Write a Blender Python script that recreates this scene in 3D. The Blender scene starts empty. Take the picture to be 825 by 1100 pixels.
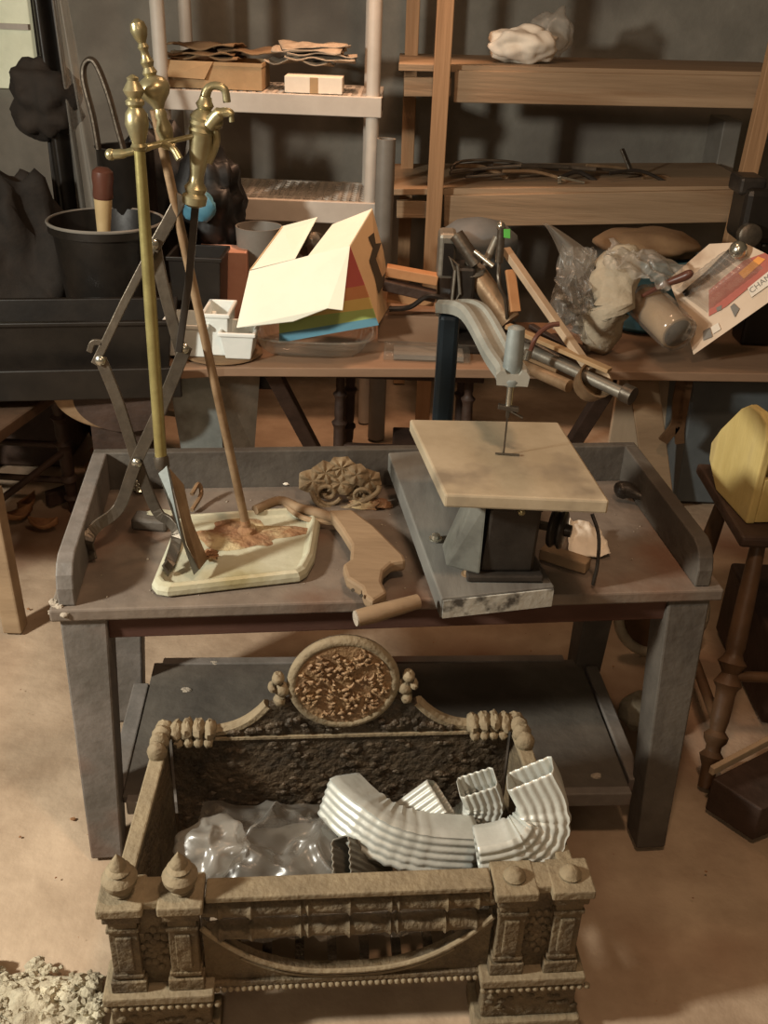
import bpy, math, random
from mathutils import Vector, Matrix, noise
random.seed(7)
S = bpy.context.scene
COL = S.collection
PI = math.pi
V = Vector
# ------------------------------------------------------------------ camera, world, light, exposure
F = 1050.0; PITCH = math.radians(28.5); ROLL = math.radians(2.3); EYE = V((0, 0, 1.55))
fw = V((0, math.cos(PITCH), -math.sin(PITCH))); rt = V((1, 0, 0)); up = V((0, math.sin(PITCH), math.cos(PITCH)))
cr = math.cos(ROLL) * rt + math.sin(ROLL) * up
cu = -math.sin(ROLL) * rt + math.cos(ROLL) * up
cam = bpy.data.cameras.new('camera'); camo = bpy.data.objects.new('camera', cam); COL.objects.link(camo)
cam.sensor_fit = 'VERTICAL'; cam.sensor_height = 24; cam.lens = 24 * F / 1100; cam.clip_start = 0.02
mw = Matrix.Identity(4)
for i in range(3):
    mw[i][0] = cr[i]; mw[i][1] = cu[i]; mw[i][2] = -fw[i]; mw[i][3] = EYE[i]
camo.matrix_world = mw
S.camera = camo
def lin(h):
    h = h.lstrip('#'); r = []
    for i in (0, 2, 4):
        c = int(h[i:i+2], 16) / 255
        r.append(c / 12.92 if c <= .04045 else ((c + .055) / 1.055) ** 2.4)
    return (*r, 1)
world = bpy.data.worlds.new('world'); S.world = world; world.use_nodes = True
bg = world.node_tree.nodes['Background']; bg.inputs[0].default_value = lin('#8a7558'); bg.inputs[1].default_value = .36
def area(name, loc, target, size, power, color):
    l = bpy.data.lights.new(name, 'AREA'); l.size = size; l.energy = power; l.color = lin(color)[:3]
    o = bpy.data.objects.new(name, l); COL.objects.link(o); o.location = loc
    o.rotation_euler = (V(target) - V(loc)).to_track_quat('-Z', 'Y').to_euler(); return o
area('left_lamp', (-2.05, .55, 1.8), (.0, 1.6, .4), .2, 94, '#fffaec')
area('warm_bulb', (.25, .8, 2.5), (.1, 1.9, .4), .16, 15, '#ffd4ae')
area('front_fill', (-.2, -.7, 1.9), (.0, 1.5, .3), .4, 7, '#ffe2c4')  # weak fill added from the front to lift the dark grate
area('far_fill', (.1, 2.5, 2.6), (-.2, 3.0, 0), .3, 8, '#ffcca4')  # added fill to brighten the wall and floor at the far end
sl_ = bpy.data.lights.new('back_fill', 'SPOT'); sl_.energy = 95; sl_.spot_size = math.radians(62); sl_.spot_blend = .5; sl_.shadow_soft_size = .08; sl_.color = lin('#ffc8a0')[:3]  # added spot fill that brightens the floor behind the bench
so_ = bpy.data.objects.new('back_fill', sl_); COL.objects.link(so_); so_.location = (-.15, 3.42, 2.4)
S.view_settings.view_transform = 'Standard'; S.view_settings.look = 'None'
S.view_settings.gamma = 1; S.view_settings.use_curve_mapping = False; S.view_settings.exposure = 0.0

def ray(u, v): return fw + cr * ((u - 412.5) / F) - cu * ((v - 550) / F)
def Z(u, v, z): d = ray(u, v); return EYE + d * ((z - EYE.z) / d.z)      # point of the horizontal level z
def W(u, v, y): d = ray(u, v); return EYE + d * (y / d.y)                # point of the upright plane at distance y

# ------------------------------------------------------------------ materials
MATS = {}
def mat(name, c1, c2=None, rough=.6, metal=0, scale=8, bump=.15, bscale=60, stretch=(1, 1, 1), c3=None, s3=2.5, alpha=1, trans=0, spec=.4, w3=.5, coat=0):
    m = bpy.data.materials.new(name); m.use_nodes = True; nt = m.node_tree; N = nt.nodes; L = nt.links
    p = N['Principled BSDF']
    p.inputs['Roughness'].default_value = rough; p.inputs['Metallic'].default_value = metal
    p.inputs['Specular IOR Level'].default_value = spec
    p.inputs['Alpha'].default_value = alpha; p.inputs['Transmission Weight'].default_value = trans
    p.inputs['Coat Weight'].default_value = coat
    tc = N.new('ShaderNodeTexCoord'); mp = N.new('ShaderNodeMapping'); mp.inputs['Scale'].default_value = stretch
    L.new(tc.outputs['Object'], mp.inputs[0])
    n1 = N.new('ShaderNodeTexNoise'); n1.inputs['Scale'].default_value = scale; n1.inputs['Detail'].default_value = 6; n1.inputs['Roughness'].default_value = .62
    L.new(mp.outputs[0], n1.inputs[0])
    r = N.new('ShaderNodeValToRGB'); r.color_ramp.elements[0].position = .36; r.color_ramp.elements[1].position = .66
    r.color_ramp.elements[0].color = lin(c1); r.color_ramp.elements[1].color = lin(c2 or c1)
    L.new(n1.outputs[0], r.inputs[0]); out = r.outputs[0]
    if c3:
        n3 = N.new('ShaderNodeTexNoise'); n3.inputs['Scale'].default_value = s3; n3.inputs['Detail'].default_value = 4
        L.new(mp.outputs[0], n3.inputs[0])
        r3 = N.new('ShaderNodeValToRGB'); r3.color_ramp.elements[0].position = w3; r3.color_ramp.elements[1].position = w3 + .13
        L.new(n3.outputs[0], r3.inputs[0])
        mx = N.new('ShaderNodeMix'); mx.data_type = 'RGBA'; L.new(r3.outputs[0], mx.inputs[0])
        L.new(out, mx.inputs[6]); mx.inputs[7].default_value = lin(c3); out = mx.outputs[2]
    L.new(out, p.inputs['Base Color'])
    if bump:
        nb = N.new('ShaderNodeTexNoise'); nb.inputs['Scale'].default_value = bscale; nb.inputs['Detail'].default_value = 5
        L.new(mp.outputs[0], nb.inputs[0]); b = N.new('ShaderNodeBump'); b.inputs['Strength'].default_value = bump; b.inputs['Distance'].default_value = .01
        L.new(nb.outputs[0], b.inputs['Height']); L.new(b.outputs[0], p.inputs['Normal'])
    MATS[name] = m; return m
mat('concrete', '#8d7862', '#b5a088', .9, 0, 3, .5, 22, c3='#7c5d47', s3=1.3, w3=.5)
mat('block_wall', '#77736a', '#89847a', .9, 0, 5, .3, 30, c3='#655f58', s3=1.2)
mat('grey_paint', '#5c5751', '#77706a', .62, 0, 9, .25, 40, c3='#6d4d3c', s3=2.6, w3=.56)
mat('dark_or_shaded_grey', '#46413b', '#59534b', .65, 0, 9, .3, 40, c3='#403932', s3=3)  # darker copy of the grey paint, puts shade into the table's right side
mat('worn_top', '#635950', '#7d7165', .55, 0, 7, .25, 30, c3='#6a5040', s3=3.2, w3=.5)
mat('brown_apron', '#4a2f25', '#5c4034', .7, 0, 8, .2, 40, stretch=(.3, 1, 1))
mat('cast_iron', '#554a3a', '#74664f', .75, .1, 26, .8, 90, c3='#6a5a42', s3=6, w3=.5)
mat('cast_iron_dust', '#776a54', '#8b7d64', .8, .05, 20, .4, 90)
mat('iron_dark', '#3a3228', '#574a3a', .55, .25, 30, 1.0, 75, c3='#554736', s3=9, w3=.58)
mat('bronze', '#80654a', '#967a58', .55, .2, 30, .6, 120)
mat('galvanised', '#b6b8b0', '#cdcec6', .42, .25, 10, .1, 60, c3='#b3b2a8', s3=5, w3=.58)
mat('galv_dark', '#6e6a60', '#8a857a', .45, .5, 10, .1, 60)
mat('galv_bluish', '#6f7674', '#8c9391', .5, .35, 9, .1, 30, c3='#5d5a54', s3=6, w3=.55)
mat('brass', '#8b8260', '#aca482', .34, .7, 18, .06, 80)
mat('brass_rod', '#948a5a', '#b5ab74', .32, .65, 14, .05, 60)
mat('cream_enamel', '#aba992', '#c0bea8', .4, .05, 10, .15, 60, c3='#958c68', s3=5, w3=.56)
mat('rust', '#75533b', '#93714f', .9, 0, 14, .8, 60, c3='#b0a07c', s3=12, w3=.5)
mat('rust_rod', '#7a6248', '#9c8468', .45, .4, 14, .15, 50)
mat('dark_steel', '#4c453c', '#6a6155', .42, .6, 12, .15, 60)
mat('bright_steel', '#a9a79a', '#cfcdbf', .25, .9, 10, .05, 60)
mat('old_wood', '#7c674f', '#9a8367', .75, 0, 6, .3, 40, stretch=(.25, 1, 1))
mat('pine', '#7d6850', '#968066', .7, 0, 5, .25, 30, stretch=(.2, 1, 3), c3='#6f5338', s3=3, w3=.55)
mat('pine_up', '#8a6b4c', '#a07e5c', .7, 0, 5, .25, 30, stretch=(3, 1, .2))
mat('bench_wood', '#7a624e', '#8f755e', .6, 0, 5, .25, 20, stretch=(.3, 1, 1), c3='#6f5039', s3=2, w3=.56)
mat('pale_wood', '#a8937a', '#bba78c', .65, 0, 8, .15, 40, stretch=(1, 1, .3))
mat('orange_wood', '#a9784f', '#b88a60', .6, 0, 8, .1, 40)
mat('dark_wood', '#2e2119', '#44332a', .6, 0, 9, .3, 40)
mat('saw_plate', '#968870', '#ac9e86', .5, .1, 6, .08, 30, c3='#807462', s3=7, w3=.54)
mat('saw_grey', '#58585280'[:7], '#77776f', .45, .2, 10, .1, 50, c3='#464440', s3=9, w3=.6)
mat('saw_arm', '#8b8c84', '#a3a39a', .35, .3, 10, .08, 50)
mat('saw_dark', '#2a2622', '#3d3833', .4, .3, 12, .1, 50)
mat('blue_post', '#1f2a33', '#2c3a44', .4, .2, 8, .1, 40)
mat('plank_grey', '#5f5e5a', '#7b7972', .6, 0, 8, .2, 40, stretch=(1, .3, 1), c3='#54504b', s3=5, w3=.5)
mat('plank_end', '#a5a49b', '#bab9b0', .7, 0, 8, .2, 40, c3='#4d4a45', s3=30, w3=.5)
mat('black_plastic', '#161310', '#241f1a', .38, 0, 8, .05, 40)
mat('black_bag', '#12100e', '#1c1917', .5, 0, 8, .3, 14)
mat('grey_plastic', '#716c64', '#7f7a72', .45, 0, 8, .05, 40)
mat('white_plastic', '#d6dcd8', '#e6eae6', .4, 0, 8, .03, 40)
mat('shelf_white', '#b5ada2', '#c5beb3', .5, 0, 6, .05, 30)
mat('cardboard', '#9a7f5d', '#ab906c', .85, 0, 8, .1, 60)
mat('cardboard_dark', '#6d5740', '#7c6549', .85, 0, 8, .1, 60)
mat('box_paper', '#dfe3d4', '#e6eadc', .75, 0, 5, .05, 30)
mat('box_side', '#c9ab84', '#d3b68e', .8, 0, 5, .05, 30)
mat('ink_or_shade', '#3d362b', '#4a4235', .8, 0, 8, 0)  # print colour, also the painted shade of slot, holes and can mouth
mat('white_paper', '#d8cfc0', '#e4dccd', .8, 0, 8, .1, 30)
mat('newsprint', '#8c8070', '#a89b88', .8, 0, 30, .2, 60)
mat('pink_paper', '#c0907c', '#cc9f8a', .8, 0, 8, .05, 30)
mat('yellow_paint', '#b5a062', '#c9b67a', .7, 0, 7, .3, 40, stretch=(1, 1, .35), c3='#94805a', s3=7, w3=.58)
mat('red_brown', '#56352a', '#684336', .35, 0, 8, .05, 40)
mat('handle_cream', '#b29a70', '#c2ab82', .5, 0, 8, .05, 40)
mat('blue_plastic', '#4d7f95', '#5c90a6', .5, 0, 8, .05, 40)
mat('tan_cloth', '#9a8f7a', '#b0a590', .7, 0, 10, 1.0, 22)
mat('red_leg', '#46321f', '#5d4530', .5, 0, 9, .2, 40)
mat('bundle_grey', '#4f4a42', '#635d53', .7, 0, 8, .1, 40)
mat('chair_wood', '#4a382a', '#5f4938', .6, 0, 8, .3, 30)
mat('dull_black', '#1d1813', '#2c241d', .85, 0, 8, .5, 20)
mat('leaf', '#7a5236', '#a47c54', .8, 0, 12, .3, 50)
mat('rubble', '#8f8570', '#c2baa2', .95, 0, 18, 1.0, 50, c3='#6d604b', s3=9, w3=.55)
mat('dust_grey', '#8e8375', '#a69b8b', 1, 0, 12, .6, 80)
mat('green_tag', '#57b04a', '#63bd55', .6, 0, 8, 0)
mat('pkg_card', '#c9b49c', '#d6c3ac', .5, 0, 6, .03, 30, c3='#b79f87', s3=9, w3=.58)
mat('pkg_red', '#a8584a', '#b86a5a', .45, 0, 8, 0)
mat('pkg_orange', '#e0913f', '#eaa552', .45, 0, 8, 0)
mat('brick', '#7d4a34', '#8f5a42', .9, 0, 10, .5, 40)
mat('scroll_iron', '#75644c', '#8f7c60', .7, .2, 20, .5, 80)
mat('blue_box', '#4e5456', '#5f6567', .6, 0, 5, .1, 30)
for k, (a, b) in enumerate([('#b85a55', '#bc6259'), ('#c08055', '#c4885c'), ('#c8ac62', '#ccb26c'), ('#93a860', '#9cb06a'), ('#56899f', '#6093a8')]):
    mat('stripe_%d' % k, a, b, .6, 0, 8, 0)
def film(name, color, opac, rough=.15):
    m = bpy.data.materials.new(name); m.use_nodes = True; nt = m.node_tree; N = nt.nodes; L = nt.links
    out = N['Material Output']; N.remove(N['Principled BSDF'])
    t = N.new('ShaderNodeBsdfTransparent'); g = N.new('ShaderNodeBsdfGlossy'); g.inputs['Roughness'].default_value = rough
    d = N.new('ShaderNodeBsdfDiffuse'); d.inputs[0].default_value = lin(color)
    tl = N.new('ShaderNodeBsdfTranslucent'); tl.inputs[0].default_value = lin(color)
    ms = N.new('ShaderNodeMixShader'); ms.inputs[0].default_value = .5; L.new(d.outputs[0], ms.inputs[1]); L.new(tl.outputs[0], ms.inputs[2])
    m1 = N.new('ShaderNodeMixShader'); m1.inputs[0].default_value = opac; L.new(t.outputs[0], m1.inputs[1]); L.new(ms.outputs[0], m1.inputs[2])
    lw = N.new('ShaderNodeLayerWeight'); lw.inputs[0].default_value = .35
    mm = N.new('ShaderNodeMath'); mm.operation = 'MULTIPLY_ADD'; mm.inputs[1].default_value = .35; mm.inputs[2].default_value = .03
    L.new(lw.outputs['Facing'], mm.inputs[0])
    m2 = N.new('ShaderNodeMixShader'); L.new(mm.outputs[0], m2.inputs[0]); L.new(m1.outputs[0], m2.inputs[1]); L.new(g.outputs[0], m2.inputs[2])
    L.new(m2.outputs[0], out.inputs[0]); MATS[name] = m; return m
pass
film('clear_film', '#d8d3c8', .30, .15)
film('milky_film', '#d8d4ca', .42, .28)
film('bag_film', '#cfcabf', .24, .3)
film('clear_tub', '#cfd0c4', .12, .08)

# ------------------------------------------------------------------ mesh builder
def rotm(axis, deg): return Matrix.Rotation(math.radians(deg), 4, axis)
def frame(d, hint=V((0, 0, 1))):
    d = d.normalized(); s = d.cross(hint)
    if s.length < 1e-4: s = d.cross(V((1, 0, 0)))
    s.normalize(); return s, s.cross(d).normalized()
class B:
    def __init__(self): self.v = []; self.f = []
    def add(self, vs, fs):
        o = len(self.v); self.v += [V(p) for p in vs]; self.f += [[i + o for i in f] for f in fs]; return self
    def box(self, x0, x1, y0, y1, z0, z1):
        vs = [(x, y, z) for x in (x0, x1) for y in (y0, y1) for z in (z0, z1)]
        return self.add(vs, [(0, 1, 3, 2), (4, 6, 7, 5), (0, 4, 5, 1), (2, 3, 7, 6), (0, 2, 6, 4), (1, 5, 7, 3)])
    def bar(self, p0, p1, w, h, hint=V((0, 0, 1)), w1=None, h1=None):
        p0 = V(p0); p1 = V(p1); s, u = frame(p1 - p0, V(hint)); w1 = w if w1 is None else w1; h1 = h if h1 is None else h1
        vs = []
        for p, a, b in ((p0, w, h), (p1, w1, h1)):
            for i, j in ((-1, -1), (1, -1), (1, 1), (-1, 1)): vs.append(p + s * (i * a / 2) + u * (j * b / 2))
        return self.add(vs, [(0, 1, 2, 3), (7, 6, 5, 4), (0, 4, 5, 1), (1, 5, 6, 2), (2, 6, 7, 3), (3, 7, 4, 0)])
    def sweep(self, pts, sect, hint=V((0, 0, 1)), caps=True, scale=None, closed=False):
        pts = [V(p) for p in pts]; n = len(pts); m = len(sect); vs = []
        for i, p in enumerate(pts):
            d = (pts[min(i + 1, n - 1)] - pts[max(i - 1, 0)]) if not closed else (pts[(i + 1) % n] - pts[i - 1])
            s, u = frame(d, hint); k = scale(i / (n - 1)) if callable(scale) else (scale[i] if scale else 1)
            for a, b in sect: vs.append(p + s * (a * k) + u * (b * k))
        fs = []
        for i in range(n if closed else n - 1):
            for j in range(m):
                a = i * m; b = ((i + 1) % n) * m; fs.append((a + j, a + (j + 1) % m, b + (j + 1) % m, b + j))
        if caps and not closed: fs += [tuple(range(m))[::-1], tuple((n - 1) * m + j for j in range(m))]
        return self.add(vs, fs)
    def tube(self, pts, r, n=10, closed=False, hint=V((.13, .31, .94))):
        rr = r if isinstance(r, (list, tuple)) else [r] * len(pts)
        return self.sweep(pts, [(math.cos(2 * PI * k / n), math.sin(2 * PI * k / n)) for k in range(n)], hint, True, rr, closed)
    def lathe(self, prof, o=(0, 0, 0), ax=(0, 0, 1), n=20):
        o = V(o); ax = V(ax).normalized(); s, u = frame(ax, V((.2, .97, .1))); vs = []; m = len(prof)
        for r, z in prof:
            for k in range(n):
                a = 2 * PI * k / n; vs.append(o + ax * z + (s * math.cos(a) + u * math.sin(a)) * max(r, 1e-5))
        fs = []
        for i in range(m - 1):
            for k in range(n): fs.append((i * n + k, i * n + (k + 1) % n, (i + 1) * n + (k + 1) % n, (i + 1) * n + k))
        fs += [tuple(range(n))[::-1], tuple((m - 1) * n + k for k in range(n))]
        return self.add(vs, fs)
    def prism(self, poly, th, o=(0, 0, 0), X=(1, 0, 0), Y=(0, 0, 1)):
        o = V(o); X = V(X).normalized(); Y = V(Y).normalized(); N_ = X.cross(Y).normalized(); m = len(poly)
        vs = [o + X * a + Y * b + N_ * (-th / 2) for a, b in poly] + [o + X * a + Y * b + N_ * (th / 2) for a, b in poly]
        return self.add(vs, [tuple(range(m))[::-1], tuple(range(m, 2 * m))] + [(i, (i + 1) % m, (i + 1) % m + m, i + m) for i in range(m)])
    def quadslab(self, pts, th):
        pts = [V(p) for p in pts]; n_ = (pts[1] - pts[0]).cross(pts[2] - pts[0]).normalized() * th; m = len(pts)
        return self.add(pts + [p - n_ for p in pts], [tuple(range(m)), tuple(range(m, 2 * m))[::-1]] + [(i, i + m, (i + 1) % m + m, (i + 1) % m) for i in range(m)])
    def grid(self, fn, nu, nv):
        vs = [fn(i / nu, j / nv) for j in range(nv + 1) for i in range(nu + 1)]
        return self.add(vs, [(j * (nu + 1) + i, j * (nu + 1) + i + 1, (j + 1) * (nu + 1) + i + 1, (j + 1) * (nu + 1) + i) for j in range(nv) for i in range(nu)])
    def blob(self, c, r, amp=0, fr=3, n=20, m=14, seed=0):
        c = V(c); r = V(r if hasattr(r, '__len__') else (r, r, r)); vs = []; fs = []
        for j in range(m + 1):
            th = PI * j / m
            for i in range(n):
                ph = 2 * PI * i / n; d = V((math.sin(th) * math.cos(ph), math.sin(th) * math.sin(ph), math.cos(th)))
                k = 1 + amp * noise.noise(d * fr + V((seed, seed * .7, 1.3)))
                vs.append(c + V((d.x * r.x, d.y * r.y, d.z * r.z)) * k)
        for j in range(m):
            for i in range(n): fs.append((j * n + i, (j + 1) * n + i, (j + 1) * n + (i + 1) % n, j * n + (i + 1) % n))
        return self.add(vs, fs)
    def xf(self, M): self.v = [M @ p for p in self.v]; return self
    def jig(self, amp, fr, seed=0):
        for p in self.v: p += noise.noise_vector(p * fr + V((seed, 0, 0))) * amp
        return self
    def build(self, name, m, parent=None, bevel=0, smooth=False, solid=0, label=None, sub=0, kind=None):
        me = bpy.data.meshes.new(name); me.from_pydata([tuple(p) for p in self.v], [], self.f); me.validate()
        me.materials.append(MATS[m])
        o = bpy.data.objects.new(name, me); COL.objects.link(o)
        import bmesh
        bm = bmesh.new(); bm.from_mesh(me); bmesh.ops.remove_doubles(bm, verts=bm.verts, dist=1e-6)
        bmesh.ops.recalc_face_normals(bm, faces=bm.faces)
        if parent is None:                                # origin at the thing's base
            xs = [v.co for v in bm.verts]; c = sum(xs, V()) / len(xs); c.z = min(p.z for p in xs)
            for v in bm.verts: v.co -= c
            o.location = c
        bm.to_mesh(me); bm.free()
        if smooth:
            for p in me.polygons: p.use_smooth = True
            if smooth != 2: me.set_sharp_from_angle(angle=math.radians(38))
        if sub: s_ = o.modifiers.new('s', 'SUBSURF'); s_.levels = s_.render_levels = sub
        if solid: s_ = o.modifiers.new('t', 'SOLIDIFY'); s_.thickness = solid; s_.offset = 0
        if bevel: b_ = o.modifiers.new('b', 'BEVEL'); b_.width = bevel; b_.segments = 2; b_.limit_method = 'ANGLE'; b_.angle_limit = math.radians(40)
        if parent is not None:
            o.parent = parent
            tr = parent.location.copy() if parent.parent is None else V()
            o.matrix_parent_inverse = Matrix.Translation(-tr)
        if label: o['label'] = label
        if kind: o['kind'] = kind
        return o
def T(name, loc, label, cat, group=None):
    o = bpy.data.objects.new(name, None); COL.objects.link(o); o.location = loc; o.empty_display_size = .05
    o['label'] = label; o['category'] = cat
    if group: o['group'] = group
    return o
def tag(o, label, cat, group=None, kind=None):
    o['label'] = label; o['category'] = cat
    if group: o['group'] = group
    if kind: o['kind'] = kind
    return o
def struct(b, name, m, **k): o = b.build(name, m, **k); o['kind'] = 'structure'; return o
def smoothpath(pts, k=6):
    pts = [V(p) for p in pts]; P = [pts[0] * 2 - pts[1]] + pts + [pts[-1] * 2 - pts[-2]]; out = []
    for i in range(1, len(P) - 2):
        for j in range(k):
            t = j / k; a, b, c, d = P[i - 1], P[i], P[i + 1], P[i + 2]
            out.append(.5 * ((2 * b) + (c - a) * t + (2 * a - 5 * b + 4 * c - d) * t * t + (3 * b - a - 3 * c + d) * t ** 3))
    return out + [pts[-1]]
def turned(b, p0, p1, r, n=16, beads=(.12, .3, .62, .85)):
    p0 = V(p0); p1 = V(p1); Ln = (p1 - p0).length; prof = []
    for i in range(49):
        t = i / 48; k = .72 + .28 * math.sin(PI * t)
        for bd in beads: k += .45 * math.exp(-((t - bd) / .018) ** 2) - .2 * math.exp(-((t - bd - .035) / .015) ** 2)
        prof.append((r * k, t * Ln))
    return b.lathe(prof, p0, p1 - p0, n)

# ================================================================== SETTING
struct(B().grid(lambda a, b: V((-3 + 6.5 * a, -.8 + 6 * b, .012 * noise.noise(V((a * 12, b * 12, 0))) - .006)), 90, 90), 'floor', 'concrete', smooth=2)
struct(B().box(-3, 3.5, 4.35, 4.45, -.02, 2.7), 'wall_back', 'block_wall')
struct(B().box(-3.05, -2.95, -.8, 4.35, -.02, 2.7), 'wall_left', 'block_wall')
struct(B().box(3.45, 3.55, -.8, 4.35, -.02, 2.7), 'wall_right', 'block_wall')

# ================================================================== WORK TABLE
TY = 7.3
TM = Matrix.Translation((.035, 1.475, 0)) @ rotm('Z', TY)
def tb(): return B()
table = T('work_table', TM @ V((0, .25, 0)), 'low grey-painted wooden work table with raised rails and a lower shelf', 'table')
tb().box(-.615, .615, 0, .46, .545, .57).xf(TM).build('tabletop', 'worn_top', table, bevel=.004)
tb().box(-.57, .57, .018, .04, .495, .5449).xf(TM).build('apron', 'brown_apron', table, bevel=.002)
tb().box(-.57, .57, .42, .44, .495, .5449).xf(TM).build('apron', 'brown_apron', table, bevel=.002)
railpoly = [(.012, 0), (.012, .035), (.02, .058), (.036, .074), (.058, .082), (.46, .085), (.46, 0)]
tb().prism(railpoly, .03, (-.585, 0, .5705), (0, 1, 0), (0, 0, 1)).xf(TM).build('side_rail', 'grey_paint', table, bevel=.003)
tb().prism(railpoly, .03, (.575, 0, .5705), (0, 1, 0), (0, 0, 1)).xf(TM).build('side_rail', 'dark_or_shaded_grey', table, bevel=.003)
tb().box(-.6, .59, .461, .483, .53, .655).xf(TM).build('back_rail', 'dark_or_shaded_grey', table, bevel=.003)
for tx_, ty_, bx_, by_, m_ in ((-.56, .05, -.525, 1.395, 'grey_paint'), (.555, .05, .572, 1.478, 'dark_or_shaded_grey'), (-.545, .42, -.58, 1.80, 'grey_paint'), (.545, .42, .50, 1.93, 'dark_or_shaded_grey')):  # right-hand legs take the shaded copy of the paint
    tq = TM @ V((tx_, ty_, .5449)); bq_ = V((bx_, by_, .003)); w_ = .041; vs = []
    for c_, k in ((tq, 1), (bq_, .75)):
        for i, j in ((-1, -1), (1, -1), (1, 1), (-1, 1)): vs.append(c_ + rotm('Z', TY) @ V((i * k * w_, j * k * w_, 0)))
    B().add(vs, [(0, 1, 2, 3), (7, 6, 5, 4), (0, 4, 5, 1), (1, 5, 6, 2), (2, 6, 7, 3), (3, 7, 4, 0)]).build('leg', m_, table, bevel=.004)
SHM = Matrix.Translation((.027, 1.437, -.048)) @ rotm('Z', 4.5)
sh = tb().box(-.52, .50, .02, .45, .15, .168).xf(SHM).build('lower_shelf', 'dark_or_shaded_grey', table, bevel=.002)
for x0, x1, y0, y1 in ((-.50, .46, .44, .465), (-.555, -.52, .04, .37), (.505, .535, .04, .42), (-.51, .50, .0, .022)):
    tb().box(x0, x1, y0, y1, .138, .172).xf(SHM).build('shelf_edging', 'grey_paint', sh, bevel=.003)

# ================================================================== FIRE GRATE (basket)
GM = Matrix.Translation((-.029, 1.047, 0)) @ rotm('Z', 5.6)
grate = T('fireplace_grate', GM @ V((0, .15, 0)), 'ornate cast iron fireplace grate basket with finials and oval relief medallion', 'fire grate')
HW = .345; HB = .30; DP = .30
def gb(): return B()
# front top rail
gb().box(-.2195, .2195, -.018, .022, .318, .33).xf(GM).build('top_rail', 'cast_iron_dust', grate, bevel=.003)
for s in (-1, 1):
    # corner pair: caps, plinth and panel
    b = gb()
    for cx in (s * .345, s * .256): b.box(cx - .034, cx + .034, -.034, .034, .312, .330)
    x0, x1 = sorted((s * .345, s * .256)); b.box(x0, x1, -.020, .03, .313, .329)
    b.xf(GM).build('corner_cap', 'cast_iron_dust', grate, bevel=.003)
    pn = gb().box(x0, x1, -.012, .012, .135, .312).xf(GM).build('corner_panel', 'cast_iron', grate)
    b = gb()
    for k in range(26):
        a = k * 2.4; r_ = .004 + .0012 * k; b.blob(((x0 + x1) / 2 + r_ * math.cos(a) * .8, -.012, .22 + 1.5 * r_ * math.sin(a)), (.007, .005, .008), 0, n=8, m=6)
    b.xf(GM).build('relief_leaves', 'cast_iron', pn, smooth=True)
    for cx in (s * .345, s * .256):
        b = gb(); b.box(cx - .022, cx + .022, -.024, .02, .16, .295); b.box(cx - .028, cx + .028, -.029, .024, .295, .3119); b.box(cx - .028, cx + .028, -.029, .024, .135, .16)
        b.box(cx - .025, cx + .025, -.0265, .022, .27, .278); b.box(cx - .025, cx + .025, -.0265, .022, .166, .174)
        b.box(cx - .012, cx + .012, -.028, -.02, .185, .26)
        b.xf(GM).build('post', 'cast_iron', grate, bevel=.002)
        if s < 0: pf = [(.013, 0), (.016, .004), (.012, .009), (.02, .014), (.026, .026), (.027, .034), (.022, .042), (.016, .046), (.019, .05), (.013, .055), (.012, .062), (.006, .072), (.0, .082)]
        else: pf = [(.016, 0), (.018, .004), (.015, .008), (.013, .011), (.010, .014), (.0, .0165)]
        gb().lathe(pf, (cx, 0, .3301)).xf(GM).build('finial' if s < 0 else 'cap_nut', 'cast_iron_dust', grate, smooth=True)
    b = gb(); b.box(x0 - .042, x1 + .042, -.04, .035, .117, .1349); b.xf(GM).build('ledge', 'cast_iron_dust', grate, bevel=.003)
    b = gb()
    for k in range(15): b.blob((x0 - .036 + k * .0123, -.036, .109), .0058, n=8, m=6)
    b.xf(GM).build('bead_row', 'cast_iron_dust', grate, smooth=True)
    fb = gb(); fb.box(x0 - .034, x1 + .034, -.03, .03, .03, .1169)
    ft = fb.xf(GM).build('foot', 'cast_iron', grate, bevel=.003)
    gb().box(x0 - .046, x1 + .046, -.042, .04, 0, .03).xf(GM).build('foot_base', 'cast_iron_dust', ft, bevel=.004)
    b = gb()
    for k in range(22):
        b.blob((x0 - .025 + random.random() * .15, -.03, .045 + random.random() * .055), (.008, .004, .006), n=8, m=6)
    b.xf(GM).build('foot_relief', 'cast_iron', ft, smooth=True)
# baluster bars
for zb, r0, hw in ((.290, .017, .228), (.238, .016, .228)):
    prof = []
    for i in range(121):
        t = i / 120; k = .82 + .16 * abs(math.sin(PI * t * 3))
        for bd in (.06, .165, .333, .36, .5, .64, .667, .835, .94): k += .3 * math.exp(-((t - bd) / .007) ** 2)
        prof.append((r0 * k, t * 2 * hw))
    gb().lathe(prof, (-hw, .0, zb), (1, 0, 0), 14).xf(GM).build('baluster_bar', 'cast_iron', grate, smooth=True)
# spandrel with the low arc
hw = .228; top = []; N_ = 40
for i in range(N_ + 1):
    x = -hw + 2 * hw * i / N_; top.append((x, .142 + .115 * (abs(x) / hw) ** 2.6))
poly = [(-hw, .128)] + [(x, max(z, .1285)) for x, z in top] + [(hw, .128)]
sp = gb().prism(poly, .014, (0, .0, 0), (1, 0, 0), (0, 0, 1)).xf(GM).build('arched_apron', 'cast_iron', grate)
gb().tube([(x, -.012, z) for x, z in top], .0045, 8).xf(GM).build('arch_moulding', 'cast_iron_dust', sp, smooth=True)
gb().tube([(x, -.010, z - .014) for x, z in top[5:-5]], .0025, 6).xf(GM).build('arch_moulding', 'cast_iron_dust', sp, smooth=True)
b = gb(); b.box(-hw, hw, -.014, .012, .118, .1279); b.xf(GM).build('lower_moulding', 'cast_iron', grate, bevel=.002)
b = gb()
for k in range(42): b.blob((-.222 + k * .0108, -.013, .112), .0054, n=8, m=6)
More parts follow.
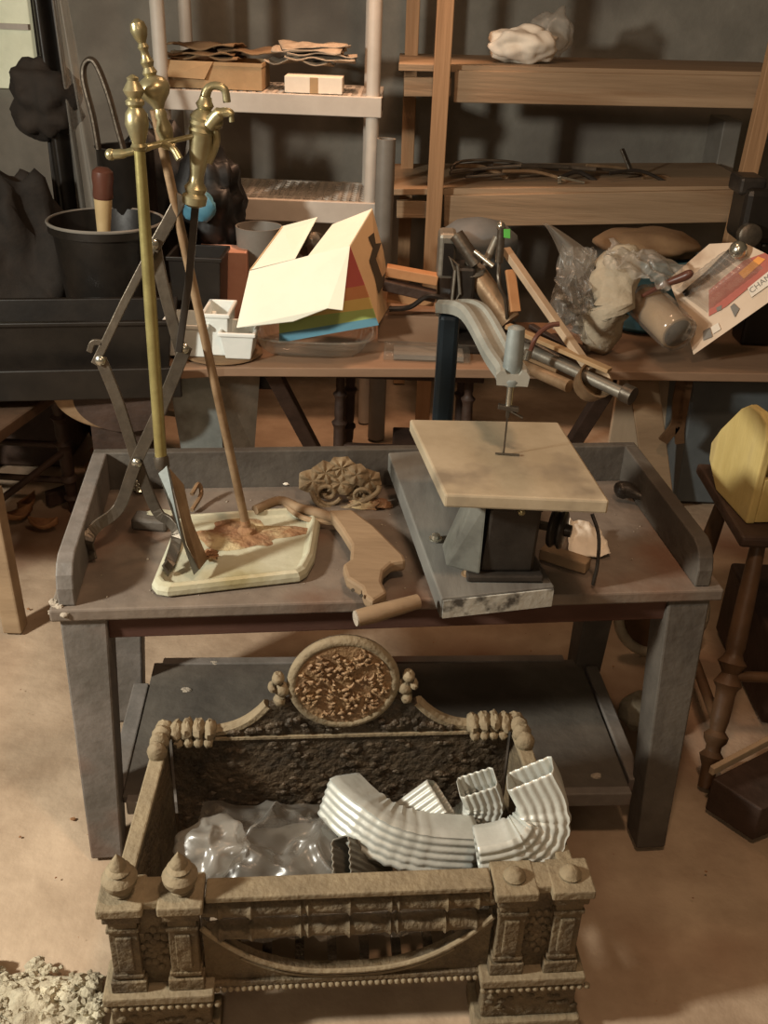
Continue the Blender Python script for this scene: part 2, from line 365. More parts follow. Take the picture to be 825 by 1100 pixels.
b.xf(GM).build('bead_row', 'cast_iron_dust', grate, smooth=True)
# back panel outline
HT = .375
def side(s):
    pts = [(HB, .10), (HB, HT)]
    for i in range(1, 13):
        t = i / 12; pts.append((HB - .03 - .14 * t, HT - .0 + .004 + .058 * t ** 3.2))
    return [(s * x, z) for x, z in pts]
Lp = side(-1); Rp = side(1)[::-1]
med = [(.092 * math.cos(a), .487 + .090 * math.sin(a)) for a in [math.radians(d) for d in range(205, -26, -10)]]
poly = Lp + med + Rp
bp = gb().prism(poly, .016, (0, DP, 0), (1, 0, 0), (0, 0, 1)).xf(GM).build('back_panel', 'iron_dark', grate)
gb().tube([(x, DP, z) for x, z in Rp[:-2]], .011, 8).xf(GM).build('scroll_edge', 'cast_iron_dust', bp, smooth=True)
gb().tube([(x, DP, z) for x, z in Lp[2:]], .011, 8).xf(GM).build('scroll_edge', 'cast_iron_dust', bp, smooth=True)
gb().box(-.28, .28, DP - .013, DP - .008, .368, .373).xf(GM).build('bead_line', 'cast_iron_dust', bp)
ring = [(.088 * math.cos(a), DP - .008, .487 + .088 * math.sin(a)) for a in [2 * PI * k / 48 for k in range(48)]]
gb().tube(ring, .0095, 10, closed=True, hint=V((0, 1, 0))).xf(GM).build('medallion_rim', 'cast_iron_dust', bp, smooth=True)
disc = [(.083 * math.cos(a), .487 + .082 * math.sin(a)) for a in [2 * PI * k / 40 for k in range(40)]]
md = gb().prism(disc, .012, (0, DP - .009, 0), (1, 0, 0), (0, 0, 1)).xf(GM).build('medallion', 'bronze', bp, label='round bronze-toned relief medallion of flowers')
b = gb(); random.seed(3)
for k in range(130):
    r_ = .076 * math.sqrt(random.random()); a = random.random() * 6.28; cx, cz = r_ * math.cos(a), .487 + r_ * math.sin(a) * .93
    d = random.random() * 6.28; ln = .009 + random.random() * .009
    q = [(cx + ln * t * math.cos(d + 1.6 * t), DP - .0145 - .004 * math.sin(PI * t), cz + ln * t * math.sin(d + 1.6 * t)) for t in (0, .25, .5, .75, 1)]
    b.tube(q, [.001, .0028, .0034, .0024, .001], 6)
b.xf(GM).build('flower_relief', 'bronze', md, smooth=True)
b = gb()
for k in range(150):
    x = -.285 + random.random() * .57; z = .13 + random.random() * .23; b.blob((x, DP - .008, z), (.007 + random.random() * .006, .004, .005 + random.random() * .004), .3, 3, 7, 5, k)
for k in range(60):
    x = (random.random() - .5) * .4; z = .38 + random.random() * max(.004, .05 * (1 - abs(x) / .2)); b.blob((x, DP - .008, z), (.008, .006, .007), .3, 3, 7, 5, k)
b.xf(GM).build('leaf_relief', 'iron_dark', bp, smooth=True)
for s in (-1, 1):
    b = gb()
    for k in range(4): b.blob((s * (.290 - k * .019), DP - .006, HT + .010 + .006 * math.sin(PI * (k + .5) / 4)), (.0125, .022, .018), .25, 3, 14, 10, k)
    for k in range(4): b.blob((s * (.286 - k * .017), DP - .022, HT - .002), (.009, .010, .010), .2, 3, 10, 8, k)
    b.xf(GM).build('claw_ornament', 'cast_iron_dust', bp, smooth=True)
    b = gb()
    for k, (dx, dz, rr) in enumerate(((.106, .0, .014), (.112, .024, .011), (.110, -.022, .011), (.122, .006, .008))): b.blob((s * dx, DP - .008, .475 + dz), (rr, .014, rr), .25, 4, 12, 8, k)
    b.xf(GM).build('rosette', 'cast_iron_dust', bp, smooth=True)
# side wings: plate from front post to back corner with sloping top rail
for s in (-1, 1):
    f0 = V((s * HW, .03, 0)); b0 = V((s * (HB + .012), DP, 0)); d = (b0 - f0); Ln = d.length; d.normalize()
    poly = [(0, .13), (0, .318)] + [(Ln * t, .318 + (HT + .0 - .318) * t ** 1.0) for t in (.3, .6, .9)] + [(Ln, HT), (Ln, .10)]
    sd = gb().prism(poly, .012, f0, d, (0, 0, 1)).xf(GM).build('side_panel', 'cast_iron', grate)
    gb().bar(f0 + V((0, 0, .324)), f0 + d * Ln * .93 + V((0, 0, HT)), .026, .012).xf(GM).build('side_rail', 'cast_iron_dust', sd, bevel=.003)
    b = gb()
    for k in range(4): b.blob(f0 + d * (Ln * (.80 + .07 * k)) + V((0, 0, HT + .008 + .005 * math.sin(k * 1.1))), (.017, .014, .02), .15, 4, 12, 8, k)
    b.xf(GM).build('claw_ornament', 'cast_iron_dust', sd, smooth=True)
    gb().box(s * .29 - .012, s * .29 + .012, DP - .01, DP + .03, 0, .12).xf(GM).build('back_foot', 'cast_iron', grate, bevel=.003)
b = gb()
for k in range(12): b.box(-.30 + k * .0535, -.285 + k * .0535, .02, DP - .008, .125, .14)
b.box(-.32, .32, .14, .16, .11, .125)
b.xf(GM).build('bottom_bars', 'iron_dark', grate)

# ================================================================== DOWNSPOUTS
def dsec(w=.052, h=.040, rib=.0014, nr=5):
    out = []
    def edge(p, q, n, on):
        for i in range(n):
            t = i / n; a = p[0] + (q[0] - p[0]) * t; b_ = p[1] + (q[1] - p[1]) * t
            nx, ny = (q[1] - p[1]), -(q[0] - p[0]); l = math.hypot(nx, ny); k = rib * math.sin(2 * PI * nr * t) if on else 0
            out.append((a + nx / l * k, b_ + ny / l * k))
    edge((-w, -h + .004), (-w, h - .004), 8, False); edge((-w + .004, h), (w - .004, h), 40, True)
    edge((w, h - .004), (w, -h + .004), 8, False); edge((w - .004, -h), (-w + .004, -h), 40, True)
    return out
def downspout(pts, label, hint, crimp=(.3, .75), w=.04, h=.034, m='galvanised', kk=9):
    p = smoothpath(pts, kk); n = len(p)
    def sc(t):
        if crimp[0] < t < crimp[1]: return 1 + .035 * (1 if int((t - crimp[0]) * 24) % 2 else -.6)
        return 1
    b = B().sweep(p, dsec(w, h), V(hint), caps=False, scale=sc)
    o = b.build('downspout_elbow', m, smooth=True, solid=.0016)
    return tag(o, label, 'downspout', 'galvanised downspout pieces in the grate')
downspout([W(364, 853, 1.28), W(385, 874, 1.235), W(415, 894, 1.205), W(455, 905, 1.20), W(508, 909, 1.21)], 'long curved galvanised downspout elbow lying across the others, left of the upright elbow', (0, -1, .25), (.25, .8), .040, .034)
downspout([W(569, 830, 1.20), W(581, 856, 1.185), W(582, 884, 1.165), W(566, 905, 1.145), W(540, 915, 1.135), W(513, 920, 1.13)], 'bright galvanised downspout elbow with its open end pointing up at right', (0, -1, .15), (.25, .75), .040, .032)
downspout([W(474, 856, 1.285), W(452, 872, 1.275), W(430, 888, 1.265)], 'short cut galvanised downspout behind the long elbow, oval mouth facing right', (0, -.6, 1), (2, 3), .034, .026)
downspout([W(512, 840, 1.29), W(519, 862, 1.285), W(511, 880, 1.28), W(492, 892, 1.275)], 'small ribbed downspout elbow standing between the long one and the upright one', (0, -1, .4), (.2, .9), .034, .028)
downspout([W(366, 921, 1.15), W(388, 930, 1.17), W(412, 940, 1.19)], 'dull downspout end showing under the left end of the long elbow', (0, -.4, 1), (2, 3), .034, .018, 'galv_dark')

def ridged(c00, c10, c11, c01, nrm, amp, sc, seed, bulge=.0):
    c00, c10, c11, c01, nrm = map(V, (c00, c10, c11, c01, nrm))
    def fn(a, t):
        p = c00.lerp(c10, a).lerp(c01.lerp(c11, a), t); q = V((a * sc, t * sc, seed)); w_ = noise.noise_vector(q * 1.1) * .4
        r1 = 1 - abs(noise.noise(q + w_)) * 2.2; r2 = 1 - abs(noise.noise(q * 2.3 + w_ * 3)) * 2.4; r3 = noise.noise(q * 5)
        return p + nrm * (amp * (r1 + .5 * r2 + .15 * r3 - .8) + bulge * math.sin(PI * a) * math.sin(PI * t)) + noise.noise_vector(q * 2) * amp * .6
    return fn
# ================================================================== plastic bag in the grate
def sheetfn(c00, c10, c11, c01, amp, fr, seed, bulge=None):
    c00, c10, c11, c01 = map(V, (c00, c10, c11, c01))
    def fn(a, b_):
        p = c00.lerp(c10, a).lerp(c01.lerp(c11, a), b_)
        if bulge: p = p + bulge(a, b_)
        q = noise.noise_vector(V((a * fr, b_ * fr * .8, seed))) + .5 * noise.noise_vector(V((a * fr * 2.3, b_ * fr * 2.3, seed + 9)))
        r_ = abs(noise.noise(V((a * fr * 1.1, b_ * fr * 1.3, seed + 3))))
        return p + q * amp + V((0, -.3, 1)) * (amp * 1.6 * (.4 - r_))
    return fn
bag = T('plastic_bag', GM @ V((-.17, .16, .14)), 'crumpled translucent plastic bag lying in the left half of the grate', 'bag')
def gl(x, y, z): return GM @ V((x, y, z))
def bagfn(a, t):
    p = gl(-.275, .05, .25).lerp(gl(.07, .05, .215), a).lerp(gl(-.25, .26, .275).lerp(gl(.03, .265, .245), a), t)
    q = V((a * 3.2, t * 2.2, 4)); w_ = noise.noise_vector(q * 1.2) * .35
    r1 = 1 - abs(noise.noise((q + w_) * V((1, 1, 1)).x * 1.1)) * 2.2; r2 = 1 - abs(noise.noise(q * 2.3 + w_ * 3 + V((5, 2, 1)))) * 2.5
    e = min(1, 5 * min(a, 1 - a, t, 1 - t))
    return p + V((0, 0, .026 * r1 + .010 * r2 - .02)) * (.3 + .7 * e) + V((0, 0, .03 * math.sin(PI * a) * math.sin(PI * t) - .02 * (1 - e))) + noise.noise_vector(q * 3) * .006
B().grid(bagfn, 90, 60).build('bag_sheet', 'bag_film', bag, smooth=2)
B().blob(gl(-.225, .14, .262), (.060, .055, .042), .3, 2.2, 44, 30, 4).jig(.007, 28).build('bag_bunch', 'milky_film', bag, smooth=2)
o = B().blob(gl(-.10, .15, .185), (.165, .10, .036), .25, 2, 40, 20, 8).jig(.01, 14).build('newspaper_bundle', 'bundle_grey', smooth=2); tag(o, 'grey folded bundle lying inside the translucent bag in the grate', 'bundle')
o = B().grid(sheetfn(gl(-.30, .03, .17), gl(.18, .03, .17), gl(.18, .07, .26), gl(-.30, .07, .25), .012, 9, 12), 50, 12).build('plastic_wrap', 'clear_film', smooth=2); tag(o, 'shiny clear plastic wrap showing between the front bars of the grate', 'plastic wrap')

# ================================================================== SCROLL SAW
saw = T('scroll_saw', (.2, 1.6, .6), 'vintage bench scroll saw with tilting table on a grey plank', 'scroll saw')
c = [Z(474, 643, .615), Z(596, 630, .615), Z(505, 480, .665), Z(417, 486, .665)]
pl = B(); th = V((0, 0, -.042)); pl.add(c + [p + th for p in c], [(0, 1, 2, 3), (7, 6, 5, 4), (0, 4, 5, 1), (1, 5, 6, 2), (2, 6, 7, 3), (3, 7, 4, 0)])
plank = pl.build('base_plank', 'plank_grey', saw, bevel=.003)
ex = (c[1] - c[0]).normalized(); nrm = ex.cross(V((0, 0, 1)))
B().quadslab([c[0] + nrm * .0015 + ex * .003 + V((0, 0, -.003)), c[1] + nrm * .0015 - ex * .003 + V((0, 0, -.003)), c[1] + nrm * .0015 - ex * .003 + th * .93, c[0] + nrm * .0015 + ex * .003 + th * .93], .003).build('worn_end', 'plank_end', plank)
# body
zb = .62
SM = Matrix.Translation(Z(546, 624, zb)) @ rotm('Z', 4)
b = B(); b.box(-.075, .062, -.005, .12, 0, .012); b.build if 0 else None
b.xf(SM).build('base_flange', 'saw_dark', saw, bevel=.003)
b = B(); b.add([(x, y, z) for z, x0, x1, y0, y1 in ((.012, -.05, .045, .01, .11), (.15, -.044, .046, .0, .12)) for x, y in ((x0, y0), (x1, y0), (x1, y1), (x0, y1))], [(0, 1, 2, 3), (7, 6, 5, 4), (0, 4, 5, 1), (1, 5, 6, 2), (2, 6, 7, 3), (3, 7, 4, 0)])
b.xf(SM).build('housing', 'saw_dark', saw, bevel=.006)
b = B(); b.add([(-.052, .0, .012), (-.052, .11, .012), (-.052, .12, .15), (-.052, -.0, .15), (-.11, .03, .012), (-.11, .1, .012), (-.06, .11, .15), (-.075, .02, .15)], [(0, 1, 2, 3), (7, 6, 5, 4), (0, 4, 5, 1), (1, 5, 6, 2), (2, 6, 7, 3), (3, 7, 4, 0)])
b.xf(SM).build('side_casting', 'saw_grey', saw, bevel=.004)
B().prism([(-.045, 0), (.045, 0), (.03, .035), (-.03, .035)], .01, (0, -.006, .145), (1, 0, 0), (0, 0, 1)).xf(SM).build('trunnion', 'saw_dark', saw, bevel=.002)
B().lathe([(.006, 0), (.006, .01), (.004, .012), (0, .014)], (0.005, -.012, .15), (0, -1, 0), 12).xf(SM).build('lock_screw', 'brass', saw, smooth=True)
for px in ((503, 617, .621), (468, 579, .635)):
    q = Z(*px); bb = B().lathe([(.013, 0), (.013, .002), (.009, .003), (.008, .009), (.005, .011), (0, .0112)], q, (0, 0, 1), 14).build('mounting_bolt', 'rust_rod' if px[0] == 503 else 'bright_steel', saw, smooth=True)
# pulley
pc = W(601, 568, 1.56)
b = B(); b.lathe([(.006, -.018), (.034, -.017), (.037, -.013), (.037, -.009), (.030, -.003), (.037, .003), (.037, .007), (.033, .010), (.012, .011), (.011, .022), (0, .023)], pc, V((.93, -.36, 0)), 28)
b.build('pulley_wheel', 'saw_dark', saw, smooth=True)
B().bar(pc + V((-.06, .02, 0)), pc, .012, .012).build('pulley_shaft', 'dark_steel', saw)
# table
tc_ = [Z(478, 531, .815), Z(655, 538, .815), Z(600, 453, .83), Z(440, 450, .83)]
b = B(); thk = V((0, 0, -.025)); b.add(tc_ + [p + thk for p in tc_], [(0, 1, 2, 3), (7, 6, 5, 4), (0, 4, 5, 1), (1, 5, 6, 2), (2, 6, 7, 3), (3, 7, 4, 0)])
stb = b.build('saw_table', 'saw_plate', saw, bevel=.004)
sl = [Z(532, 487, .8255), Z(558, 488.5, .8255)]
B().bar(sl[0], sl[1], .004, .002).build('slot_shade', 'ink_or_shade', stb)  # dark bar painted for the shade inside the slot
# column + arm
bl = Z(541, 487, .826)
colb = V((.165, 1.93, .66)); colt = V((.165, 1.93, 1.18))
colt = W(483, 335, 1.93); colb = V((colt.x, 1.93, .6551))
B().bar(colb, colt, .042, .05, (0, 1, 0)).build('column', 'blue_post', saw, bevel=.01)
pz_ = W(541, 400, bl.y + .0); plt = W(546, 352, bl.y); plb = W(541, 404, bl.y)
plb = V((bl.x, bl.y, plb.z)); plt = V((bl.x, bl.y, plt.z))
arm_path = smoothpath([colt + V((0, .02, -.005)), colt + V((.0, -.03, .02)), colt.lerp(plb, .42) + V((0, 0, .045)), colt.lerp(plb, .82) + V((0, 0, .015)), plb + V((0, .012, .004)), plb + V((0, -.02, .002))], 6)
sec = [(-.026, -.012), (-.028, .006), (-.022, .014), (-.014, .014), (-.01, .008), (.01, .008), (.014, .014), (.022, .014), (.028, .006), (.026, -.012)]
B().sweep(arm_path, sec).build('arm', 'saw_arm', saw, smooth=True)
B().lathe([(.020, -.012), (.022, -.004), (.021, 0), (.017, .004), (.0155, .06), (.014, (plt - plb).length), (.009, (plt - plb).length + .003), (0, (plt - plb).length + .004)], plb, (0, 0, 1), 20).build('plunger_sleeve', 'galv_bluish', saw, smooth=True)
b = B(); b.tube([plb + V((0, 0, -.01)), V((bl.x, bl.y, plb.z - .055))], .0055, 10)
b.build('plunger_rod', 'bright_steel', saw, smooth=True)
qz = plb.z - .055
b = B(); b.bar(V((bl.x - .018, bl.y, qz)), V((bl.x + .018, bl.y - .004, qz - .003)), .010, .008); b.bar(V((bl.x - .003, bl.y, qz - .004)), V((bl.x + .026, bl.y - .01, qz - .016)), .006, .003); b.bar(V((bl.x, bl.y, qz)), V((bl.x, bl.y, qz - .02)), .008, .006)
b.build('blade_clamp', 'dark_steel', saw, bevel=.001)
B().bar(V((bl.x, bl.y, qz - .01)), bl + V((0, 0, -.012)), .0012, .003).build('blade', 'dark_steel', saw)
B().tube(smoothpath([W(636, 552, 1.58), W(643, 575, 1.56), W(642, 605, 1.54), Z(637, 628, .578)], 6), .0035, 8).build('power_cord', 'saw_dark', saw, smooth=True)

# ================================================================== things on the table
ztop = .5705
# saw handle
def poly_on(z, pts, base, X, Y):
    out = []
    for u, v in pts:
        p = Z(u, v, z) - base; out.append((p.dot(X), p.dot(Y)))
    return out
hd = T('hand_saw_handle', Z(400, 610, ztop), 'worn wooden saw handle lying beside the grey plank, dowel grip forward', 'saw handle')
X = V((1, 0, 0)); Y = V((0, 1, 0)); base = Z(400, 610, .60)
pts = [(352, 553), (378, 552), (402, 570), (434, 602), (436, 608), (421, 610), (412, 618), (410, 630), (416, 642), (400, 652), (391, 645), (388, 636), (372, 626), (368, 612), (376, 606), (377, 590), (366, 572)]
B().prism(poly_on(.60, pts, base, X, Y), .024, base, X, Y).build('handle_body', 'old_wood', hd, bevel=.006)
B().tube([Z(384, 664, .605), Z(400, 660, .608), Z(449, 646, .61)], [.0145, .0155, .013], 16).build('dowel_grip', 'old_wood', hd, smooth=True)
B().tube([Z(384.5, 664, .605) + V((-.002, -.0005, 0)), Z(383, 664.3, .605) + V((-.002, -.0005, 0))], .0135, 16).build('grip_end', 'dust_grey', hd, smooth=True)
for uv in ((379, 634), (388, 640)):
    B().tube([Z(uv[0], uv[1], .6125), Z(uv[0], uv[1], .609)], .0035, 10).build('hole_shade', 'ink_or_shade', hd)  # dark disc painted for the shade in the hole
o = B(); o.tube(smoothpath([Z(274, 548, .60), Z(300, 538, .60), Z(322, 546, .602), Z(345, 552, .600), Z(372, 562, .596)], 5), .010, 10); o.tube(smoothpath([Z(302, 538, .600), Z(325, 556, .592), Z(360, 562, .586)], 5), .006, 8)
tag(o.build('wooden_strip', 'old_wood', smooth=True), 'bent tan wooden strip between the enamel tray and the carved ornament', 'wood strip')
# scroll ornament
orn = T('scroll_ornament', Z(365, 545, ztop), 'cast scroll and leaf ornament leaning at the back of the table', 'ornament')
b = B(); oy = 1.84
for k, (u, v, ru, rv) in enumerate([(336, 517, 15, 13), (350, 508, 14, 12), (367, 503, 15, 12), (383, 510, 13, 11), (397, 516, 12, 11), (385, 527, 15, 12), (366, 519, 16, 12), (345, 527, 10, 8), (402, 524, 7, 6)]):
    c0 = W(u, v, oy + .006 * (k % 3)); R_ = rv * .0021; nl = 5 + k % 3; ex2 = V((1, 0, 0)); ey2 = V((0, .45, .9)); ez2 = V((0, -.9, .45)); vs = [c0 + ez2 * .010]
    for q_, (rr_, hh_) in enumerate(((.35, .013), (.7, .010), (1.0, .003), (.95, -.006))):
        for t_ in range(42):
            a = 2 * PI * t_ / 42; lob = 1 - .17 * abs(math.sin(nl * a / 2 + k)) ** .6 if rr_ > .6 else 1
            vs.append(c0 + (ex2 * math.cos(a) * ru / rv + ey2 * math.sin(a)) * R_ * 1.12 * rr_ * lob + ez2 * (hh_ + .003 * math.cos(nl * a + k)))
    fs = [(0, 1 + t_, 1 + (t_ + 1) % 42) for t_ in range(42)] + [(1 + q_ * 42 + t_, 1 + (q_ + 1) * 42 + t_, 1 + (q_ + 1) * 42 + (t_ + 1) % 42, 1 + q_ * 42 + (t_ + 1) % 42) for q_ in range(3) for t_ in range(42)] + [tuple(127 + t_ for t_ in range(42))]
    b.add(vs, fs)
b.build('leaf_cluster', 'scroll_iron', orn, smooth=True)
def spiral(cu_, cv_, r0, turns, a0, y, flip=1):
    return [W(cu_ + flip * r0 * (1 - t * .8) * math.cos(a0 + turns * 6.283 * t), cv_ + r0 * (1 - t * .8) * math.sin(a0 + turns * 6.283 * t) * .85, y) for t in [i / 26 for i in range(27)]]
b = B(); b.tube(spiral(352, 530, 15, 1.4, .4, oy - .014), .0048, 8); b.tube(spiral(388, 533, 12, 1.2, 2.5, oy - .014, -1), .004, 8)
b.tube(smoothpath([W(334, 527, oy - .015), W(342, 541, oy - .02), W(362, 547, oy - .02), W(385, 541, oy - .02), W(404, 530, oy - .015), W(408, 522, oy - .01)], 6), .0055, 8)
b.build('scrollwork', 'scroll_iron', orn, smooth=True)
b = B(); b.blob(W(392, 537, 1.83) + V((.01, 0, -.012)), (.045, .02, .016), .5, 4, 20, 12, 3); b.build('rusty_base', 'rust', orn, smooth=True)
# enamel tray = stand base
st = T('fireplace_tool_stand', Z(255, 600, ztop), 'leaning fireplace tool stand with rusty rod, cream tray base and brass ball top', 'tool stand')
outer = [(163, 628), (167, 618), (190, 562), (196, 556), (325, 547), (342, 553), (344, 563), (338, 600), (330, 615), (322, 620), (180, 636), (168, 634)]
zt = ztop + .026
o3 = [Z(u, v, zt - .012) for u, v in outer]; cen = sum(o3, V()) / len(o3)
def shrink(P_, k, z): return [V((cen.x + (p.x - cen.x) * k, cen.y + (p.y - cen.y) * k, z)) for p in P_]
loops = [shrink(o3, .94, ztop + .001), shrink(o3, 1.0, ztop + .004), shrink(o3, 1.0, zt - .012), shrink(o3, .975, zt - .004), shrink(o3, .93, zt), shrink(o3, .90, zt), shrink(o3, .865, zt - .010), shrink(o3, .83, zt - .013)]
m_ = len(o3); vs = [p for l in loops for p in l]; fs = [tuple(range(m_))[::-1], tuple((len(loops) - 1) * m_ + k for k in range(m_))]
for i in range(len(loops) - 1): fs += [(i * m_ + k, i * m_ + (k + 1) % m_, (i + 1) * m_ + (k + 1) % m_, (i + 1) * m_ + k) for k in range(m_)]
tray = B().add(vs, fs).build('tray_base', 'cream_enamel', st, bevel=.002)
b = B(); pin = shrink(o3, .80, zt - .0125)
rc = Z(262, 575, zt - .0125)
def rf(a, r): 
    k = .5 + .42 * noise.noise(V((math.cos(a) * 1.3, math.sin(a) * 1.3, 2))); return rc + V((math.cos(a) * .105 * k * 1.9, math.sin(a) * .075 * k * 1.6, 0)) * r
vs = [rc + V((0, 0, .004))]; 
for j, r_ in enumerate((.35, .7, 1)):
    for i in range(28): p = rf(2 * PI * i / 28, r_); vs.append(p + V((0, 0, (.0035, .002, .0)[j] + .0015 * noise.noise(p * 60))))
fs = [(0, 1 + i, 1 + (i + 1) % 28) for i in range(28)] + [(1 + j * 28 + i, 1 + (j + 1) * 28 + i, 1 + (j + 1) * 28 + (i + 1) % 28, 1 + j * 28 + (i + 1) % 28) for j in (0, 1) for i in range(28)]
B().add(vs, fs).build('rust_crust', 'rust', tray, smooth=2)
tp = W(166, 118, 1.60); bt = Z(266, 572, zt - .012)
B().tube([bt, tp], [.0085, .0075], 12).build('rod', 'rust_rod', st, smooth=True)
B().lathe([(.02, 0), (.018, .01), (.010, .016), (.009, .03)], bt, tp - bt, 16).build('rod_collar', 'rust', st, smooth=True)
def W2(u, v, y=1.6): return W(u, v, y)
d_ = (tp - bt).normalized(); bs = W2(182, 160); tpp = W2(146, 20)
ax = (tpp - bs); Lh = ax.length
prof = [(.008, 0), (.013, .03), (.009, .05), (.012, .10), (.014, .16), (.009, .24), (.011, .27), (.008, .32), (.012, .36), (.022, .42), (.0265, .47), (.026, .50), (.019, .55), (.009, .575), (.012, .60), (.008, .64), (.011, .68), (.007, .72), (.006, .76), (.009, .79), (.006, .82), (.011, .87), (.0135, .92), (.011, .97), (.003, 1.0)]
B().lathe([(r * .95, z * Lh) for r, z in prof], bs, ax, 22).build('brass_finial', 'brass', st, smooth=True)
b = B(); b.tube(smoothpath([W2(119, 166, 1.565), W2(132, 165, 1.565), W2(152, 160, 1.57), W2(175, 154, 1.58), W2(208, 146, 1.585)], 6), [.0075] * 7 + [.006] * 8 + [.005] * 5 + [.004] * 5, 10)
b.tube(smoothpath([W2(176, 155, 1.58), W2(186, 160, 1.575), W2(193, 171, 1.57)], 5), .006, 10)
b.blob(W2(119, 166, 1.565), .009, n=12, m=8)
b.build('hook_arms', 'brass', st, smooth=True)
# shovel
shv = T('fireplace_shovel', Z(213, 612, zt), 'fireplace shovel with tall bright brass rod and narrow blade in the tray', 'shovel')
a0 = W(150, 162, 1.555); a1 = W(173, 492, 1.555)
B().tube([a0, a0.lerp(a1, .5), a1], [.0085, .0105, .0105], 14).build('rod', 'brass_rod', shv, smooth=True)
hx = W(142, 80, 1.555) - a0; Lh = hx.length
B().lathe([(r, z * Lh) for r, z in [(.008, 0), (.013, .06), (.010, .1), (.013, .2), (.018, .36), (.016, .5), (.010, .58), (.014, .62), (.014, .66), (.010, .70), (.013, .74), (.016, .80), (.012, .86), (.008, .92), (.009, .96), (.002, 1.0)]], a0, hx, 20).build('brass_handle', 'brass', shv, smooth=True)
B().lathe([(.012, -.004), (.013, 0), (.013, .016), (.011, .02)], a1, W(176, 510, 1.55) - a1, 14).build('socket', 'dark_steel', shv, smooth=True)
bl0 = [W(171, 508, 1.545), W(180, 500, 1.545), W(190, 545, 1.53), W(200, 585, 1.515), Z(214, 612, zt + .002), Z(209, 617, zt + .002), W(196, 580, 1.50), W(182, 540, 1.52)]
B().quadslab(bl0, .004).build('blade_edge', 'galv_bluish', shv, bevel=.001)
bl1 = [W(181, 503, 1.547), W(196, 520, 1.56), W(205, 560, 1.55), Z(222, 600, zt + .0), Z(213, 612, zt + .002), W(200, 585, 1.517)]
B().quadslab(bl1, .004).build('blade', 'rust_rod', shv, bevel=.001)
# log tongs (lazy tongs)
tg = T('log_tongs', Z(160, 560, ztop), 'dark scissor-jointed log tongs with brass handle and curled feet', 'tongs')
TYp = 1.61
def flat(pts, w, m='dark_steel', name='tong_arm', t=.006, par=tg, hint=(0, 1, 0)):
    h = [V(p) for p in pts]; s_ = [(-w / 2, -t / 2), (w / 2, -t / 2), (w / 2, t / 2), (-w / 2, t / 2)]
    return B().sweep(h, s_, V(hint)).build(name, m, par, bevel=.0012)
def P(u, v, y=TYp): return W(u, v, y)
flat([P(196, 210), P(180, 240), P(164, 268)], .020)
flat([P(164, 266), P(133, 326), P(102, 391)], .014)
flat(smoothpath([P(166, 262, TYp + .01), P(176, 310, TYp + .01), P(196, 385, TYp + .01)], 4), .020)
flat([P(210, 220, TYp - .012), P(203, 300, TYp - .012), P(192, 378, TYp - .012)], .012, 'saw_dark', 'handle_shaft')
flat(smoothpath([P(108, 385, TYp + .008), P(128, 435, TYp + .008), P(148, 498, TYp + .008), P(168, 548, TYp + .008), P(182, 560, TYp - .01), P(190, 575, TYp - .04), P(184, 600, TYp - .08), Z(178, 612, ztop + .03)], 5), .021)
flat(smoothpath([P(200, 372), P(172, 440), P(146, 497), P(128, 545), P(104, 565, TYp - .03), P(94, 580, TYp - .06), Z(96, 592, ztop + .02), Z(99, 602, ztop + .006)], 5), .022)
flat(smoothpath([P(96, 378, TYp), P(100, 368, TYp), P(110, 368, TYp)], 4), .010, name='finger_hook')
for u, v in ((108, 387), (198, 374), (147, 497), (165, 262)):
    B().lathe([(.009, 0), (.009, .003), (.006, .006), (0, .007)], P(u, v, TYp - .006), (0, -1, 0), 14).build('pivot_rivet', 'bright_steel', tg, smooth=True)
h0 = P(208, 222, TYp - .012); h1 = P(221, 104, TYp - .012); ax = h1 - h0; Lh = ax.length
B().lathe([(r, z * Lh) for r, z in [(.010, 0), (.019, .03), (.02, .10), (.015, .13), (.018, .18), (.012, .23), (.011, .3), (.016, .5), (.019, .66), (.019, .68), (.021, .70), (.019, .73), (.021, .76), (.019, .79), (.021, .82), (.016, .86), (.010, .89), (.014, .93), (.010, .97), (.009, 1)]], h0, ax, 22).build('brass_handle', 'brass', tg, smooth=True)
b = B(); b.tube(smoothpath([P(219, 116), P(222, 98), P(230, 92), P(241, 96), P(244, 110)], 5), [.010, .009, .009, .008, .008, .0075, .007, .007, .006, .006, .006, .006, .006, .006, .006, .006, .006, .006, .006, .006, .006][:21], 10)
b.build('hook', 'brass', tg, smooth=True)
b = B(); b.blob(P(229, 131, 1.59), (.016, .014, .013), .1, 3, 14, 10); b.tube(smoothpath([P(225, 135, 1.585), P(236, 122, 1.58), P(247, 122, 1.58), P(249, 131, 1.58)], 5), [.010] * 6 + [.007] * 6 + [.004] * 4, 10)
b.tube(smoothpath([P(232, 138, 1.59), P(232, 155, 1.6), P(224, 175, 1.6)], 5), .006, 8)
b.build('curl', 'brass', tg, smooth=True)
